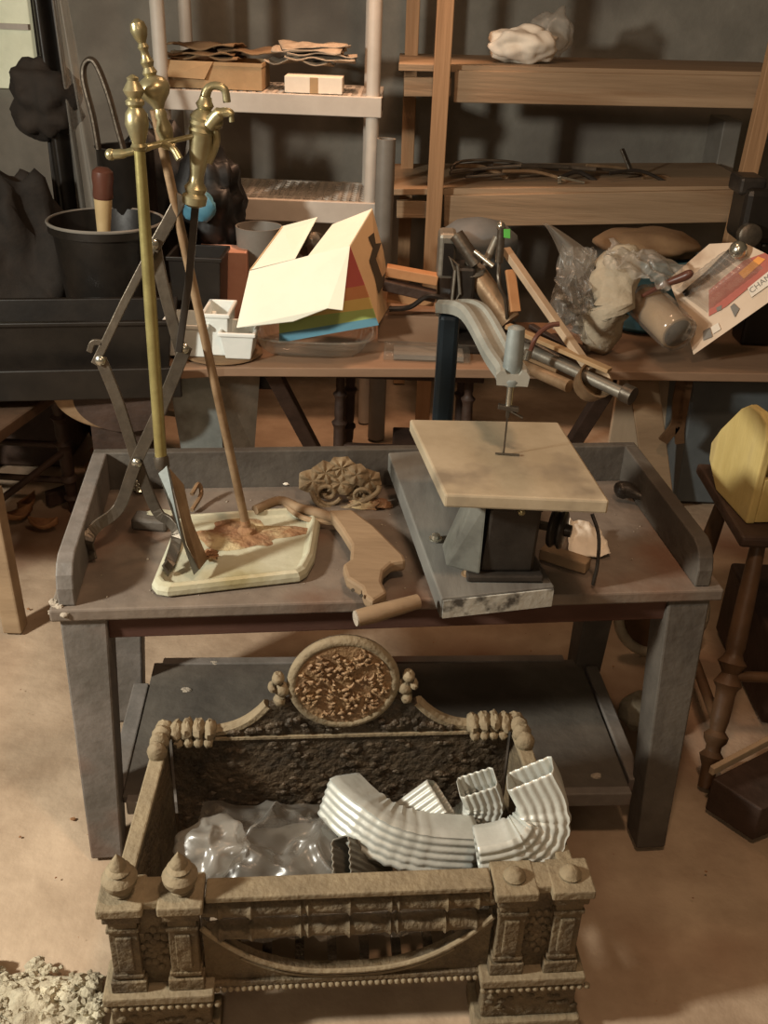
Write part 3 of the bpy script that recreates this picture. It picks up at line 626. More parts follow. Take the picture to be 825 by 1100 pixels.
# wooden block under tongs foot
o = B().box(-.036, .036, -.02, .022, 0, .026).xf(Matrix.Translation(Z(163, 566, ztop)) @ rotm('Z', -4)).build('wood_block', 'dark_or_shaded_grey', bevel=.006); tag(o, 'small dark block under the tongs tip at the left rear of the table', 'block')
B().blob(Z(172, 551, ztop + .0262), (.024, .014, .002), .5, 3, 20, 8).build('yellow_stain', 'cream_enamel', o, smooth=True)
def crumple(name, c, r, m, label, cat, seed=0, group=None):
    o = B().blob(c, r, .55, 3.2, 22, 14, seed).build(name, m); return tag(o, label, cat, group)
crumple('foil_ball', Z(150, 522, ztop + .014), (.018, .015, .014), 'bright_steel', 'small crumpled foil ball near the back left corner of the table', 'foil', 3)
crumple('white_chip', Z(307, 519, ztop + .004), (.008, .006, .004), 'white_paper', 'small white chip by the back rail of the table', 'chip', 5)
crumple('rusty_lump', Z(225, 596, zt + .004), (.016, .012, .010), 'rust', 'small rusty lump lying in the cream tray', 'lump', 6)
o = B().grid(sheetfn(Z(610, 600, ztop + .004), Z(657, 598, ztop + .004), Z(643, 566, ztop + .02), Z(612, 556, ztop + .05), .006, 3, 5), 14, 14).build('paper_scrap', 'white_paper', smooth=True, solid=.001); tag(o, 'crumpled white paper scrap behind the saw pulley', 'paper')
o = B().bar(Z(582, 592, .584), Z(632, 608, .584), .03, .024).build('wood_offcut', 'old_wood', bevel=.003); tag(o, 'short brown wood offcut right of the scroll saw base', 'offcut')
o = B().tube(smoothpath([W(434, 527, 0+1.88) , Z(200, 540, ztop + .012)][:0] + [Z(206, 531, ztop + .03), Z(213, 520, ztop + .04), Z(216, 531, ztop + .02), Z(206, 548, ztop + .008)], 5), .005, 8).build('rusty_hook', 'rust_rod', smooth=True); tag(o, 'small rusty hook standing behind the shovel blade', 'hook')
o = B().tube(smoothpath([Z(662, 530, ztop + .022), Z(672, 526, ztop + .03), Z(690, 534, ztop + .025)], 4), [.010, .017, .02, .02, .019, .018, .014, .01, .008], 14).build('black_object', 'saw_dark', smooth=True); tag(o, 'unidentified black rounded bulb lying against the right rail of the table', 'bulb')  # unidentified dark round thing, drawn as a rounded lump
b = B(); random.seed(11)
for k in range(14): b.blob(TM @ V((-.612 + .03 * random.random(), -.002 + .03 * random.random(), .556 + .015 * random.random())), (.008, .006, .006), .5, 3, 8, 6, k)
for k in range(160):
    p = TM @ V((-.56 + 1.12 * random.random(), .03 + .4 * random.random(), .571)); r_ = .0008 + .0018 * random.random() ** 3; b.blob(p, (r_, r_, r_ * .6), .4, 3, 6, 4, k)
tag(b.build('table_crumbs', 'dust_grey'), 'pale crumbs and grit scattered over the table top', 'grit', kind='stuff')
b = B()
for u, v in ((640, 834), (200, 741), (230, 712)): b.blob(Z(u, v, .121), (.011, .008, .004), .6, 3, 10, 6, u)
tag(b.build('shelf_flakes', 'dust_grey'), 'pale paint flakes on the lower shelf of the table', 'flakes', kind='stuff')

# ================================================================== BACK BENCH
BZ = .55
bench = T('back_bench', (.1, 2.95, 0), 'long rough plank bench behind the table loaded with clutter', 'bench')
bq = [V((-1.30, 2.44, BZ)), V((-.48, 2.68, BZ)), V((.14, 2.74, BZ)), V((1.5, 2.84, BZ)), V((1.62, 3.30, BZ)), V((-1.45, 3.12, BZ))]
B().quadslab(bq, -.03).build if 0 else None
b = B(); b.add(bq + [p + V((0, 0, -.028)) for p in bq], [tuple(range(6)), tuple(range(6, 12))[::-1]] + [(i, i + 6, (i + 1) % 6 + 6, (i + 1) % 6) for i in range(6)])
b.build('bench_top', 'bench_wood', bench, bevel=.003)
for p0, p1 in ((W(292, 398, 2.80), W(340, 489, 3.02)), (W(655, 412, 2.80), W(612, 482, 3.0))):
    d = p1 - p0; k = -p0.z / d.z; p1 = p0 + d * k
    p0.z = min(p0.z, BZ - .0285); B().bar(p0, p1 + V((0, 0, .003)), .045, .045, (0, 1, 0)).build('leg', 'dark_wood', bench, bevel=.003)
for x, y in ((-1.25, 2.6), (-.95, 3.0), (1.4, 3.1)):
    B().box(x - .025, x + .025, y - .025, y + .025, .002, BZ - .0285).build('leg', 'dark_wood', bench, bevel=.003)
# small dark turned-leg stool under bench
stl = T('turned_stool', (.05, 3.05, 0), 'dark turned-leg stool pushed under the middle of the bench', 'stool')
for x, y in ((-.16, 2.95), (.26, 2.95), (-.14, 3.25), (.26, 3.25)):
    b = B(); turned(b, (x, y, .003), (x * .98 + .001, y, .44), .019); b.build('leg', 'dark_wood', stl, smooth=True)
B().bar((-.16, 2.95, .19), (.26, 2.95, .19), .022, .022).build('stretcher', 'dark_wood', stl, bevel=.003)
B().box(-.20, .30, 2.92, 3.28, .4405, .465).build('seat', 'dark_wood', stl, bevel=.004)
o = B().box(.02, .33, 3.0, 3.2, .003, .16).build('storage_box', 'dark_wood', bevel=.006); tag(o, 'dark low box on the floor under the middle of the bench', 'box')
# rounded scuttle under left end
sc = T('coal_scuttle', (-.75, 2.7, 0), 'rounded dark metal scuttle under the left end of the bench', 'scuttle')
pr = []
for i in range(25):
    a = PI * i / 24; pr.append((-.17 * math.cos(a), -.11 * math.sin(a)))
pr = [(-.17, 0), (-.14, .05), (.14, .05), (.17, 0)] + pr[::-1][1:-1]
cw = W(118, 424, 2.60)
B().prism(pr, .2, cw + V((0, .1, 0)), (1, 0, 0), (0, 0, 1)).build('bowl', 'rust_rod', sc, bevel=.005)
B().prism([(p[0] * .8, p[1] * .86 - .008) for p in pr], .006, cw + V((.03, -.003, -.01)), (1, 0, 0), (0, 0, 1)).build('shaded_front', 'dark_wood', sc)  # dark sheet paints the unlit lower front of the bowl
B().box(cw.x - .08, cw.x + .08, 2.64, 2.76, .002, cw.z - .10).build('pedestal', 'dark_wood', sc, bevel=.004)
# galvanised coal hod
gh = T('galvanised_hod', Z(225, 500, .0), 'tapered galvanised metal bin standing behind the table, below the white tray', 'bin')
g0 = [W(188, 385, 2.50), W(258, 385, 2.50), W(250, 392, 2.72), W(196, 392, 2.72)]
y0 = 2.72
ql = [W(180, 400, y0), W(232, 400, y0)]
for q in ql: q.z = .518
zt_ = ql[0].z
xl, xr = ql[0].x, ql[1].x
vs = [V((xl, y0, zt_)), V((xr, y0, zt_)), V((xr + .03, y0 + .24, zt_)), V((xl + .01, y0 + .24, zt_)), V((xl + .04, y0 + .04, .002)), V((xr + .01, y0 + .04, .002)), V((xr - .03, y0 + .2, .002)), V((xl + .05, y0 + .2, .002))]
B().add(vs, [(4, 5, 6, 7), (0, 4, 5, 1), (1, 5, 6, 2), (2, 6, 7, 3), (3, 7, 4, 0)]).build('body', 'galv_bluish', gh, solid=.003)
B().tube([vs[0], vs[1], vs[2], vs[3]], .006, 8, closed=True).build('rolled_rim', 'galv_bluish', gh, smooth=True)
gh2 = V((xr + .03, y0 + .05, zt_))
B().add([V((xr + .005, y0, zt_)), V((xr + .12, y0 + .08, zt_ - .005)), V((xr + .09, y0 + .1, zt_ - .30)), V((xr + .02, y0 + .04, zt_ - .34))], [(0, 1, 2, 3)]).build('side_flap', 'galv_dark', gh, solid=.004)
tool = T('power_tool', (W(270, 400, 2.86).x, 2.86, .40), 'dark hand tool with a cable hanging under the bench', 'hand tool')
tc0 = W(286, 409, 2.88)
B().box(tc0.x - .07, tc0.x + .05, 2.85, 2.92, tc0.z - .02, BZ - .0285).build('body', 'black_plastic', tool, bevel=.008)
B().tube(smoothpath([tc0 + V((-.06, 0, -.01)), W(262, 425, 2.88), W(270, 455, 2.88), W(262, 478, 2.88)], 5), .005, 8).build('cable', 'saw_dark', tool, smooth=True)
# left: black planter trough, pot
pt = T('planter_trough', (-.95, 2.62, BZ), 'long black plastic planter trough at the left end of the bench', 'planter')
def trough(x0, x1, y0, y1, z0, z1, t=.012, tp=.015):
    b = B(); f = [(x0, y0), (x1, y0), (x1, y1), (x0, y1)]; cx, cy = (x0 + x1) / 2, (y0 + y1) / 2
    def lp(d, z): return [V((x + (d if x > cx else -d), y + (d if y > cy else -d), z)) for x, y in f]
    L_ = [lp(-tp, z0), lp(0, z1 - .012), lp(t, z1 - .012), lp(t, z1), lp(-t * .6, z1), lp(-tp - t * .6, z0 + .01)]
    vs = [p for l in L_ for p in l]; fs = [(3, 2, 1, 0), tuple(len(vs) - 4 + k for k in range(4))]
    for i in range(len(L_) - 1): fs += [(i * 4 + k, i * 4 + (k + 1) % 4, (i + 1) * 4 + (k + 1) % 4, (i + 1) * 4 + k) for k in range(4)]
    return b.add(vs, fs)
RM = Matrix.Translation((-.88, 2.70, BZ)) @ rotm('Z', 10)
trough(-.33, .25, -.11, .11, 0, .15).xf(RM).build('trough', 'black_plastic', pt, bevel=.003)
trough(-.22, .30, -.13, -.112, -.12, .02).v
lip = B().box(-.36, .27, -.165, -.145, -.06, .03).xf(RM).build('front_tray', 'black_plastic', pt, bevel=.004)
pot = T('black_pot', (-.88, 3.02, BZ), 'large round black plastic pot behind the planter trough', 'pot')
pw = W(112, 238, 3.0); rr = (W(172, 238, 3.0) - W(50, 238, 3.0)).length / 2
B().lathe([(rr * .72, 0), (rr * .78, .01), (rr * .93, pw.z - BZ - .03), (rr, pw.z - BZ - .028), (rr, pw.z - BZ), (rr * .95, pw.z - BZ), (rr * .9, pw.z - BZ - .05), (rr * .7, .03), (0, .03)], (pw.x, 3.02, BZ + .001), (0, 0, 1), 36).build('pot_body', 'black_plastic', pot, smooth=True)
lt = [V((pw.x + rr * 1.0 * math.cos(a), 3.02 + rr * 1.0 * math.sin(a), pw.z)) for a in [2 * PI * k / 36 for k in range(36)]]
B().tube(lt, .005, 6, closed=True).build('rim', 'grey_plastic', pot, smooth=True)
ml = T('pestle_handle', V((pw.x, 2.98, .6)), 'turned handle with dark red knob rising from the black pot', 'handle')
k0 = W(112, 275, 2.98); k1 = W(110, 179, 2.98); ax = k1 - k0; Lh = ax.length
B().lathe([(.018, 0), (.020, .3 * Lh), (.026, .6 * Lh), (.027, .65 * Lh), (.0, .651 * Lh)], k0, ax, 20).build('shaft', 'handle_cream', ml, smooth=True)
B().lathe([(.027, .651 * Lh), (.030, .68 * Lh), (.029, .8 * Lh), (.032, .88 * Lh), (.030, .95 * Lh), (.018, .99 * Lh), (0, Lh)], k0, ax, 20).build('knob', 'red_brown', ml, smooth=True)
# strap handle behind
o = B(); pth = smoothpath([W(106, 160, 3.2), W(100, 125, 3.2), W(91, 90, 3.2), W(90, 72, 3.2), W(96, 64, 3.2), W(104, 70, 3.2), (W(116, 100, 3.2)), W(127, 140, 3.2), W(134, 165, 3.2)], 5)
hc = T('strapped_canister', W(120, 200, 3.2), 'dark canister with a tall looped strap handle behind the pot', 'canister')
B().sweep(pth, [(.009 * math.cos(2 * PI * k / 10), .016 * math.sin(2 * PI * k / 10)) for k in range(10)], V((0, 1, 0))).build('strap', 'dark_steel', hc, smooth=True)
cx = W(125, 190, 3.25)
B().lathe([(.09, 0), (.09, W(120, 158, 3.25).z - BZ - .01), (.096, W(120, 158, 3.25).z - BZ), (.08, W(120, 158, 3.25).z - BZ), (.08, .2), (0, .2)], (cx.x + .03, 3.27, BZ + .001), (0, 0, 1), 28).build('drum', 'black_plastic', hc, smooth=True)
# bin bag with blue
gbg = T('black_bin_bag', Z(225, 300, BZ), 'glossy black bin bag slumped behind the small square pot', 'bag')
c0 = W(222, 220, 3.22)
B().blob(c0 + V((0, .05, -.02)), (.11, .10, .20), .3, 3, 44, 30, 5).jig(.02, 16).build('bag_body', 'black_bag', gbg, smooth=2)
B().blob(W(214, 222, 3.09), (.05, .03, .05), .3, 2, 20, 14, 2).build('blue_patch', 'blue_plastic', gbg, smooth=True, label='blue plastic patch')
c1 = W(150, 205, 3.3)
o = B().blob(c1 + V((.04, .1, -.06)), (.13, .08, .26), .25, 3, 36, 24, 9).jig(.02, 14).build('dark_bag', 'black_bag', smooth=2); tag(o, 'second black bag filling the gap left of the blue patch', 'bag')
# small pots
sp_ = Z(215, 325, BZ)
def pot_square(c, w, h, m, lab, cat, nm):
    e = T(nm, c, lab, cat)
    trough(c.x - w / 2, c.x + w / 2, c.y - w / 2, c.y + w / 2, c.z + .001, c.z + h, .006, .012).build('pot_body', m, e, bevel=.002); return e
pot_square(V((W(215, 300, 2.98).x, 2.98, BZ)), .155, W(215, 276, 2.91).z - BZ, 'black_plastic', 'small square black plastic pot right of the tools', 'pot', 'square_pot')
o = B(); pa = W(232, 268, 3.12)
b = B().box(pa.x - .06, pa.x + .10, 3.09, 3.19, BZ + .001, pa.z).build('carton', 'pink_paper', bevel=.002); tag(b, 'pinkish brown carton between the square pot and the grey cylinder', 'carton')
gc = W(278, 243, 3.2); hcz = gc.z - BZ
o = B().lathe([(.055, 0), (.062, .01), (.075, hcz), (.071, hcz), (.055, .05), (0, .05)], (gc.x, 3.2, BZ + .001), (0, 0, 1), 30).build('grey_tumbler', 'grey_plastic', smooth=True); tag(o, 'tapered grey plastic container behind the rainbow carton', 'container')
# white tray
wt = T('white_tray', W(225, 365, 2.78), 'white moulded plastic tray on the front edge of the bench', 'tray')
q0 = W(174, 362, 2.72); q1 = W(275, 362, 2.76)
b = trough(q0.x, q0.x + .13, 2.72, 2.86, BZ + .012, BZ + .11, .006, .006); b.xf(Matrix.Identity(4)).build('left_well', 'white_plastic', wt, bevel=.004)
b = trough(q0.x + .118, q0.x + .19, 2.74, 2.88, BZ + .012, BZ + .14, .006, .006); b.build('middle_well', 'white_plastic', wt, bevel=.004)
b = trough(q0.x + .17, q1.x, 2.71, 2.84, BZ + .012, BZ + .095, .006, .012); b.build('right_well', 'white_plastic', wt, bevel=.008)
o = B().lathe([(.0, 0), (.11, 0), (.12, .006), (.115, .0105), (0, .0105)], (q0.x + .16, 2.80, BZ + .0005), (0, 0, 1), 32).build('wooden_plate', 'cardboard_dark', smooth=True); tag(o, 'flat brown round plate under the white tray', 'plate')
# rainbow carton + tub
rb = T('rainbow_carton', W(345, 360, 2.85), 'opened cream carton with rainbow striped side tipped in a clear tub', 'box')
y1 = 2.80
TL = W(268, 290, 2.93); TLb = W(303, 243, 3.04); Tm = W(341, 233, 3.08); Tm2 = W(317, 278, 2.95)
FR = W(376, 264, 2.86); RB = W(400, 224, 3.06); RR_ = W(421, 325, 3.06); BRf = W(406, 349, 2.84); BLf = W(296, 352, 2.84)
TLf = W(268, 291, 2.87)
B().quadslab([TL, Tm2, Tm, TLb], .003).build('top_flap', 'box_paper', rb)
B().quadslab([W(330, 276, 2.94), FR, RB, W(357, 241, 3.08)], .003).build('top_flap', 'box_paper', rb)
B().quadslab([W(268, 291, 2.86), W(254, 352, 2.72), W(315, 345, 2.72), W(352, 331, 2.725), W(368, 333, 2.725), FR + V((0, -.004, .001)), W(330, 275, 2.86)], .003).build('front_flap', 'box_paper', rb)
B().quadslab([FR, BRf, RR_, W(412, 270, 3.07), RB], .003).build('end_panel', 'box_side', rb)
ar = [(400, 252), (407, 262), (401, 276), (408, 300), (414, 291), (410, 278), (405, 277), (411, 262), (404, 251)]
ar = [(395, 255), (401, 250), (403, 262), (409, 261), (403, 278), (410, 298), (414, 292), (410, 309), (406, 315), (402, 298), (396, 280), (400, 266)]
nE = (BRf - FR).cross(RB - FR).normalized(); nE = nE if nE.y < 0 else -nE
def onpl(u, v, p0, n): d = ray(u, v); return EYE + d * ((p0 - EYE).dot(n) / d.dot(n))
B().quadslab([onpl(u, v, FR, nE) + nE * .0015 for u, v in ar], .001).build('printed_mark', 'ink_or_shade', rb)
# striped face: parallelogram from FR..BRf (right) to left
nF = (BRf - FR).cross(BLf - FR).normalized(); nF = nF if nF.y < 0 else -nF
rows = [(264, 296), (296, 314), (314, 328), (328, 340), (340, 352)]
Lft = [(300, 290), (300, 322), (300, 334), (300, 344), (300, 358), (300, 368)]
Rgt = [(376, 264), (392, 306), (397, 319), (401, 331), (404, 341), (407, 349)]
for k in range(5):
    qd = [onpl(*Lft[k], FR, nF), onpl(*Rgt[k], FR, nF), onpl(*Rgt[k + 1], FR, nF), onpl(*Lft[k + 1], FR, nF)]
    B().quadslab(qd, .003).build('striped_side', 'stripe_%d' % k, rb)
o = B().blob(W(334, 262, 3.06), (.045, .03, .04), .3, 3, 18, 12, 3).build('dark_contents', 'dark_steel', rb, smooth=True)
B().quadslab([TL, TLb, W(310, 300, 3.06), W(275, 340, 2.92)], .003).build('back_panel', 'box_side', rb)
tub = T('clear_tub', Z(330, 384, BZ), 'shallow clear plastic tub under the rainbow carton', 'tub')
tcn = V((W(335, 375, 2.83).x, 2.88, BZ + .002))
nn = 40; 
def tl(rx, ry, z): return [V((tcn.x + rx * abs(math.cos(a)) ** .6 * (1 if math.cos(a) > 0 else -1), tcn.y + ry * abs(math.sin(a)) ** .6 * (1 if math.sin(a) > 0 else -1), tcn.z + z)) for a in [2 * PI * k / nn for k in range(nn)]]
Ls = [tl(.14, .09, 0), tl(.155, .10, .012), tl(.175, .12, .055), tl(.19, .13, .060), tl(.192, .132, .055)]
vs = [p for l in Ls for p in l]; fs = [tuple(range(nn))]
for i in range(4): fs += [(i * nn + k, i * nn + (k + 1) % nn, (i + 1) * nn + (k + 1) % nn, (i + 1) * nn + k) for k in range(nn)]
B().add(vs, fs).build('tub_body', 'clear_tub', tub, smooth=2, solid=.002)
# pack of clear stuff at (440,378)
pk = W(455, 380, 2.82)
o = B().box(pk.x - .12, pk.x + .14, 2.79, 2.90, BZ + .001, BZ + .03).build('clear_package', 'clear_tub', bevel=.006); tag(o, 'flat clear plastic package near the bench edge left of the saw column', 'package')
o = B().box(pk.x - .09, pk.x + .12, 2.80, 2.89, BZ + .004, BZ + .018).build('package_card', 'grey_plastic'); tag(o, 'grey insert inside the flat clear package', 'card')
# wood offcuts at (420,300)
for (u0, v0, u1, v1, y, m, lb) in ((415, 290, 470, 300, 2.98, 'orange_wood', 'orange wood offcut at the back, above two others'), (412, 305, 468, 318, 2.95, 'dark_wood', 'dark brown stick between the orange offcuts'), (416, 318, 466, 322, 2.99, 'orange_wood', 'lower orange wood offcut behind the clear package')):
    o = B().bar(W(u0, v0, y), W(u1, v1, y), .05, .03).build('wood_offcut', m, bevel=.003); tag(o, lb, 'offcut', 'offcuts behind the saw column')
o = B().tube(smoothpath([W(418, 332, 2.92), W(440, 330, 2.92), W(460, 318, 2.9), W(480, 322, 2.9)], 5), .008, 8).build('black_hose', 'black_plastic', smooth=True); tag(o, 'short black hose curving behind the saw column', 'hose')
o = B().box(W(430, 350, 3.0).x - .07, W(470, 350, 3.0).x + .05, 2.96, 3.12, BZ + .001, BZ + .09).build('wooden_box', 'bench_wood', bevel=.004); tag(o, 'plain brown wooden box behind the clear package', 'box')

# ------------------------------------------------ machine (bench vise and clamps)
mc = T('bench_grinder', (.3, 2.9, BZ), 'steel bench machine with square housings and chrome rod behind saw', 'machine')
def wb(u0, v0, u1, v1, y0, y1):
    a = W(u0, v1, y0); b_ = W(u1, v0, y0); return min(a.x, b_.x), max(a.x, b_.x), y0, y1, min(a.z, b_.z), max(a.z, b_.z)
B().box(*wb(469, 252, 492, 300, 2.95, 3.05)).build('left_housing', 'galv_dark', mc, bevel=.012)
B().box(*wb(475, 262, 488, 296, 2.945, 2.9499)).build('recess_shade', 'black_plastic', mc)  # flat black plate painted for the shade of a recess
B().box(*wb(484, 288, 512, 338, 2.90, 3.0)).build('front_housing', 'saw_dark', mc, bevel=.01)
B().tube([W(u, v, 2.895) for u, v in ((483, 276), (489, 290), (485, 330), (494, 316), (492, 285))], .005, 8, closed=True).build('frame_loop', 'galv_dark', mc, smooth=True)
B().lathe([(.045, 0), (.05, .008), (.045, .016), (.02, .02), (.018, .035), (0, .04)], W(505, 292, 2.95), (0, -.2, 1), 24).build('cap', 'galv_dark', mc, smooth=True)
B().tube([W(490, 252, 2.95), W(512, 284, 2.92)], .022, 14).build('cylinder', 'dark_steel', mc, smooth=True)
B().tube([W(510, 270, 2.9), W(530, 286, 2.87)], .008, 12).build('chrome_rod', 'bright_steel', mc, smooth=True)
B().tube([W(512, 295, 2.95), W(548, 345, 2.88)], .033, 16).build('barrel', 'rust_rod', mc, smooth=True)
B().tube([W(534, 255, 2.95), W(520, 285, 2.93)], .012, 10).build('strut', 'galv_dark', mc, smooth=True)
B().tube([W(490, 335, 3.0), W(545, 345, 2.96)], .05, 16).build('motor', 'saw_dark', mc, smooth=True)
B().box(W(475, 300, 3.1).x, W(560, 300, 3.1).x, 2.88, 3.14, BZ + .001, BZ + .03).build('base', 'saw_dark', mc, bevel=.004)
cl = T('c_clamp', W(536, 300, 2.85), 'chrome ended clamp bar with a green tag', 'clamp')
B().tube([W(539, 244, 2.86), W(536, 282, 2.86)], .012, 10).build('bar', 'dark_steel', cl, smooth=True)
B().blob(W(538, 243, 2.86), .013, n=12, m=8).build('chrome_tip', 'bright_steel', cl, smooth=True)
B().quadslab([W(541, 246, 2.85), W(548, 246, 2.85), W(548, 256, 2.85), W(541, 255, 2.85)], .002).build('price_tag', 'green_tag', cl)
B().tube(smoothpath([W(536, 282, 2.86), W(536, 305, 2.84), W(543, 322, 2.84), W(545, 345, 2.86)], 5), .006, 8).build('screw', 'dark_steel', cl, smooth=True)
o = B().lathe([(.10, 0), (.13, W(513, 257, 3.2).z - BZ), (.125, W(513, 257, 3.2).z - BZ + .02), (.08, W(513, 257, 3.2).z - BZ + .055), (.02, W(513, 257, 3.2).z - BZ + .07), (0, W(513, 257, 3.2).z - BZ + .07)], (W(513, 257, 3.2).x, 3.18, BZ + .001), (0, 0, 1), 28).build('domed_canister', 'blue_box', smooth=True); tag(o, 'bluish grey dome-topped canister behind the bench machine', 'canister')
# wooden sticks and pipes heap
grp = 'sticks and pipes heaped in front of the bench'
def stick(u0, v0, y0, u1, v1, y1_, w, h, m, lb, nm='wood_strip', r=None):
    b = B()
    if r: b.tube([W(u0, v0, y0), W(u1, v1, y1_)], r, 12)
    else: b.bar(W(u0, v0, y0), W(u1, v1, y1_), w, h)
    return tag(b.build(nm, m, bevel=0 if r else .002, smooth=bool(r)), lb, 'stick' if nm == 'wood_strip' else 'pipe', grp)
stick(543, 268, 2.9, 634, 398, 2.62, .026, .02, 'pale_wood', 'long pale grooved wood strip sloping down to the right across the heap')
stick(548, 290, 2.86, 554, 335, 2.80, .03, .012, 'orange_wood', 'short upright orange wood stick right behind the saw plunger')
stick(545, 350, 2.78, 655, 398, 2.58, .03, .012, 'cardboard', 'flat tan strip under the long pale one')
stick(560, 372, 2.76, 672, 424, 2.52, 0, 0, 'galv_dark', 'grey pipe with round open end pointing to the right', 'metal_pipe', .017)
stick(545, 385, 2.8, 612, 415, 2.6, 0, 0, 'rust_rod', 'shorter rusty pipe lying lowest in the heap', 'metal_pipe', .019)
stick(555, 360, 2.84, 625, 400, 2.62, 0, 0, 'dark_steel', 'dark steel bar in the middle of the heap', 'metal_pipe', .013)
stick(570, 350, 2.85, 640, 392, 2.66, .02, .015, 'dark_wood', 'dark brown stick lying under the pale strip')
stick(540, 372, 2.82, 600, 398, 2.66, .025, .01, 'cardboard_dark', 'brown lath at the left side of the heap')
o = B(); pp = W(676, 424, 2.52); ax = (W(672, 424, 2.52) - W(560, 372, 2.76)).normalized()
B().tube([pp - ax * .02, pp + ax * .012], .026, 16).build('pipe_coupling', 'dark_steel', smooth=True)
tag(bpy.data.objects['pipe_coupling'], 'round pipe coupling on the end of the grey pipe', 'coupling')
o = B().tube(smoothpath([W(567, 385, 2.6), W(576, 362, 2.6), W(590, 350, 2.6), W(601, 348, 2.6)], 6), .007, 8).build('clamp_handle', 'red_brown', smooth=True); tag(o, 'curved red handle among the sticks', 'handle')
o = B().tube([W(565, 386, 2.595), W(568, 376, 2.595)], .010, 10).build('chrome_ferrule', 'bright_steel', smooth=True); tag(o, 'small chrome ferrule at the foot of the red handle', 'ferrule')
o = B().lathe([(.03, 0), (.045, .01), (.055, .06), (.05, .06), (.03, .02), (0, .02)], W(628, 418, 2.62), (.3, -.5, .6), 20).build('tin_cup', 'rust_rod', smooth=True); tag(o, 'dull tin cup hanging at the heap end below the pale strip', 'cup')
hp = T('dark_sack', Z(600, 380, BZ), 'dark crumpled sack under the heap of sticks', 'sack')
B().blob(W(588, 384, 2.86), (.11, .09, .06), .4, 3, 30, 20, 6).build('sack_body', 'dark_wood', hp, smooth=2)
# plastic bags
pb = T('clear_bag', Z(620, 365, BZ), 'clear plastic bag of small parts with a twisted top', 'bag')
c0 = W(620, 322, 2.96)
B().grid(ridged(W(588, 350, 2.90), W(646, 372, 2.90), W(640, 268, 2.97), W(604, 262, 2.97), (0, -1, .2), .03, 3.2, 31, .05), 60, 60).build('bag_front', 'bag_film', pb, smooth=2)
B().grid(ridged(W(585, 352, 2.98), W(648, 375, 2.98), W(640, 268, 2.99), W(604, 262, 2.99), (0, 1, 0), .025, 3.2, 37, .04), 40, 40).build('bag_back', 'bag_film', pb, smooth=2)
B().grid(lambda a, t: W(585 + 45 * t ** .8 + (a - .5) * (6 + 40 * t), 240 + 50 * t + 10 * math.sin(a * 6) * t, 2.98 + .02 * math.sin(a * 9)), 20, 20).build('bag_neck', 'milky_film', pb, smooth=2)
b = B(); random.seed(5)
for k in range(14): b.blob(c0 + V(((random.random() - .5) * .1, (random.random() - .5) * .05, -.09 + random.random() * .1)), (.02, .018, .012), .5, 3, 8, 6, k)
b.build('small_parts', 'galv_dark', pb, kind='stuff')
tbg = T('canvas_roll', Z(665, 370, BZ), 'rumpled tan cloth bundle standing between the clear bag and the can', 'cloth')
B().sweep(smoothpath([Z(640, 372, BZ + .02), W(655, 330, 2.9), W(664, 290, 2.95), W(668, 268, 2.98)], 6), [(math.cos(2 * PI * k / 16), .7 * math.sin(2 * PI * k / 16)) for k in range(16)], scale=lambda t: .05 + .022 * math.sin(PI * t)).jig(.022, 22).build('roll', 'tan_cloth', tbg, smooth=2)
mb = T('milky_bag', W(690, 290, 3.0), 'milky plastic bag draped over the tan bundle and can', 'bag')
B().grid(ridged(W(646, 285, 2.86), W(716, 312, 2.82), W(738, 286, 2.94), W(655, 258, 3.0), (0, -.4, .9), .022, 2.6, 21, .03), 60, 40).build('bag_sheet', 'milky_film', mb, smooth=2)
can = T('wrapped_can', Z(715, 370, BZ), 'tin can in clear wrap lying with its open mouth forward', 'can')
ca = W(728, 358, 2.80); cb = W(692, 322, 2.98); ax = cb - ca; Lh = ax.length
B().lathe([(.05, 0), (.052, .004), (.05, .01), (.052, .02), (.052, Lh * .9), (.045, Lh), (0, Lh), ][:6] + [(.0, Lh)], ca, ax, 30).build('can_body', 'cardboard', can, smooth=True)
B().lathe([(.044, -.0015), (.044, -.001), (0, -.0005)], ca, ax, 24).build('mouth_shade', 'ink_or_shade', can)  # dark disc over the closed end, painted for the shade inside
B().lathe([(.056, -.006), (.058, .03), (.060, Lh * .6), (.058, Lh)], ca, ax, 30).jig(.006, 40).build('wrap', 'clear_film', can, smooth=2)
o = B().tube(smoothpath([W(690, 318, 2.9), W(715, 305, 2.86), W(735, 297, 2.84), W(744, 292, 2.83)], 4), [.006, .007, .008, .009, .010, .011, .0125, .013, .014, .014, .013, .011, .006], 14).build('file_handle', 'red_brown', smooth=True); tag(o, 'brown wooden tool handle lying over the wrapped can', 'handle')
# blister pack
bk = T('blister_pack', Z(790, 375, BZ), 'large blister pack with red printed card leaning at the right', 'package')
Q = [W(745, 380, 2.84), W(835, 318, 2.78), W(840, 284, 2.86), W(800, 260, 2.98), W(762, 262, 3.03), W(712, 302, 3.03)]
n_ = (Q[1] - Q[0]).cross(Q[5] - Q[0]).normalized(); n_ = n_ if n_.y < 0 else -n_
def oc(u, v, e=0): return onpl(u, v, Q[0], n_) + n_ * e
B().quadslab([oc(745, 381), oc(835, 318), oc(838, 280), oc(798, 260), oc(762, 262), oc(718, 300), oc(735, 345)], .002).build('card', 'pkg_card', bk)
B().quadslab([oc(762, 312, .003), oc(800, 280, .003), oc(822, 272, .003), oc(838, 282, .003), oc(780, 330, .003), oc(762, 340, .003)], .001).build('red_print', 'pkg_red', bk)
B().quadslab([oc(794, 294, .005), oc(815, 276, .005), oc(823, 279, .005), oc(800, 300, .005)], .001).build('orange_print', 'pkg_orange', bk)
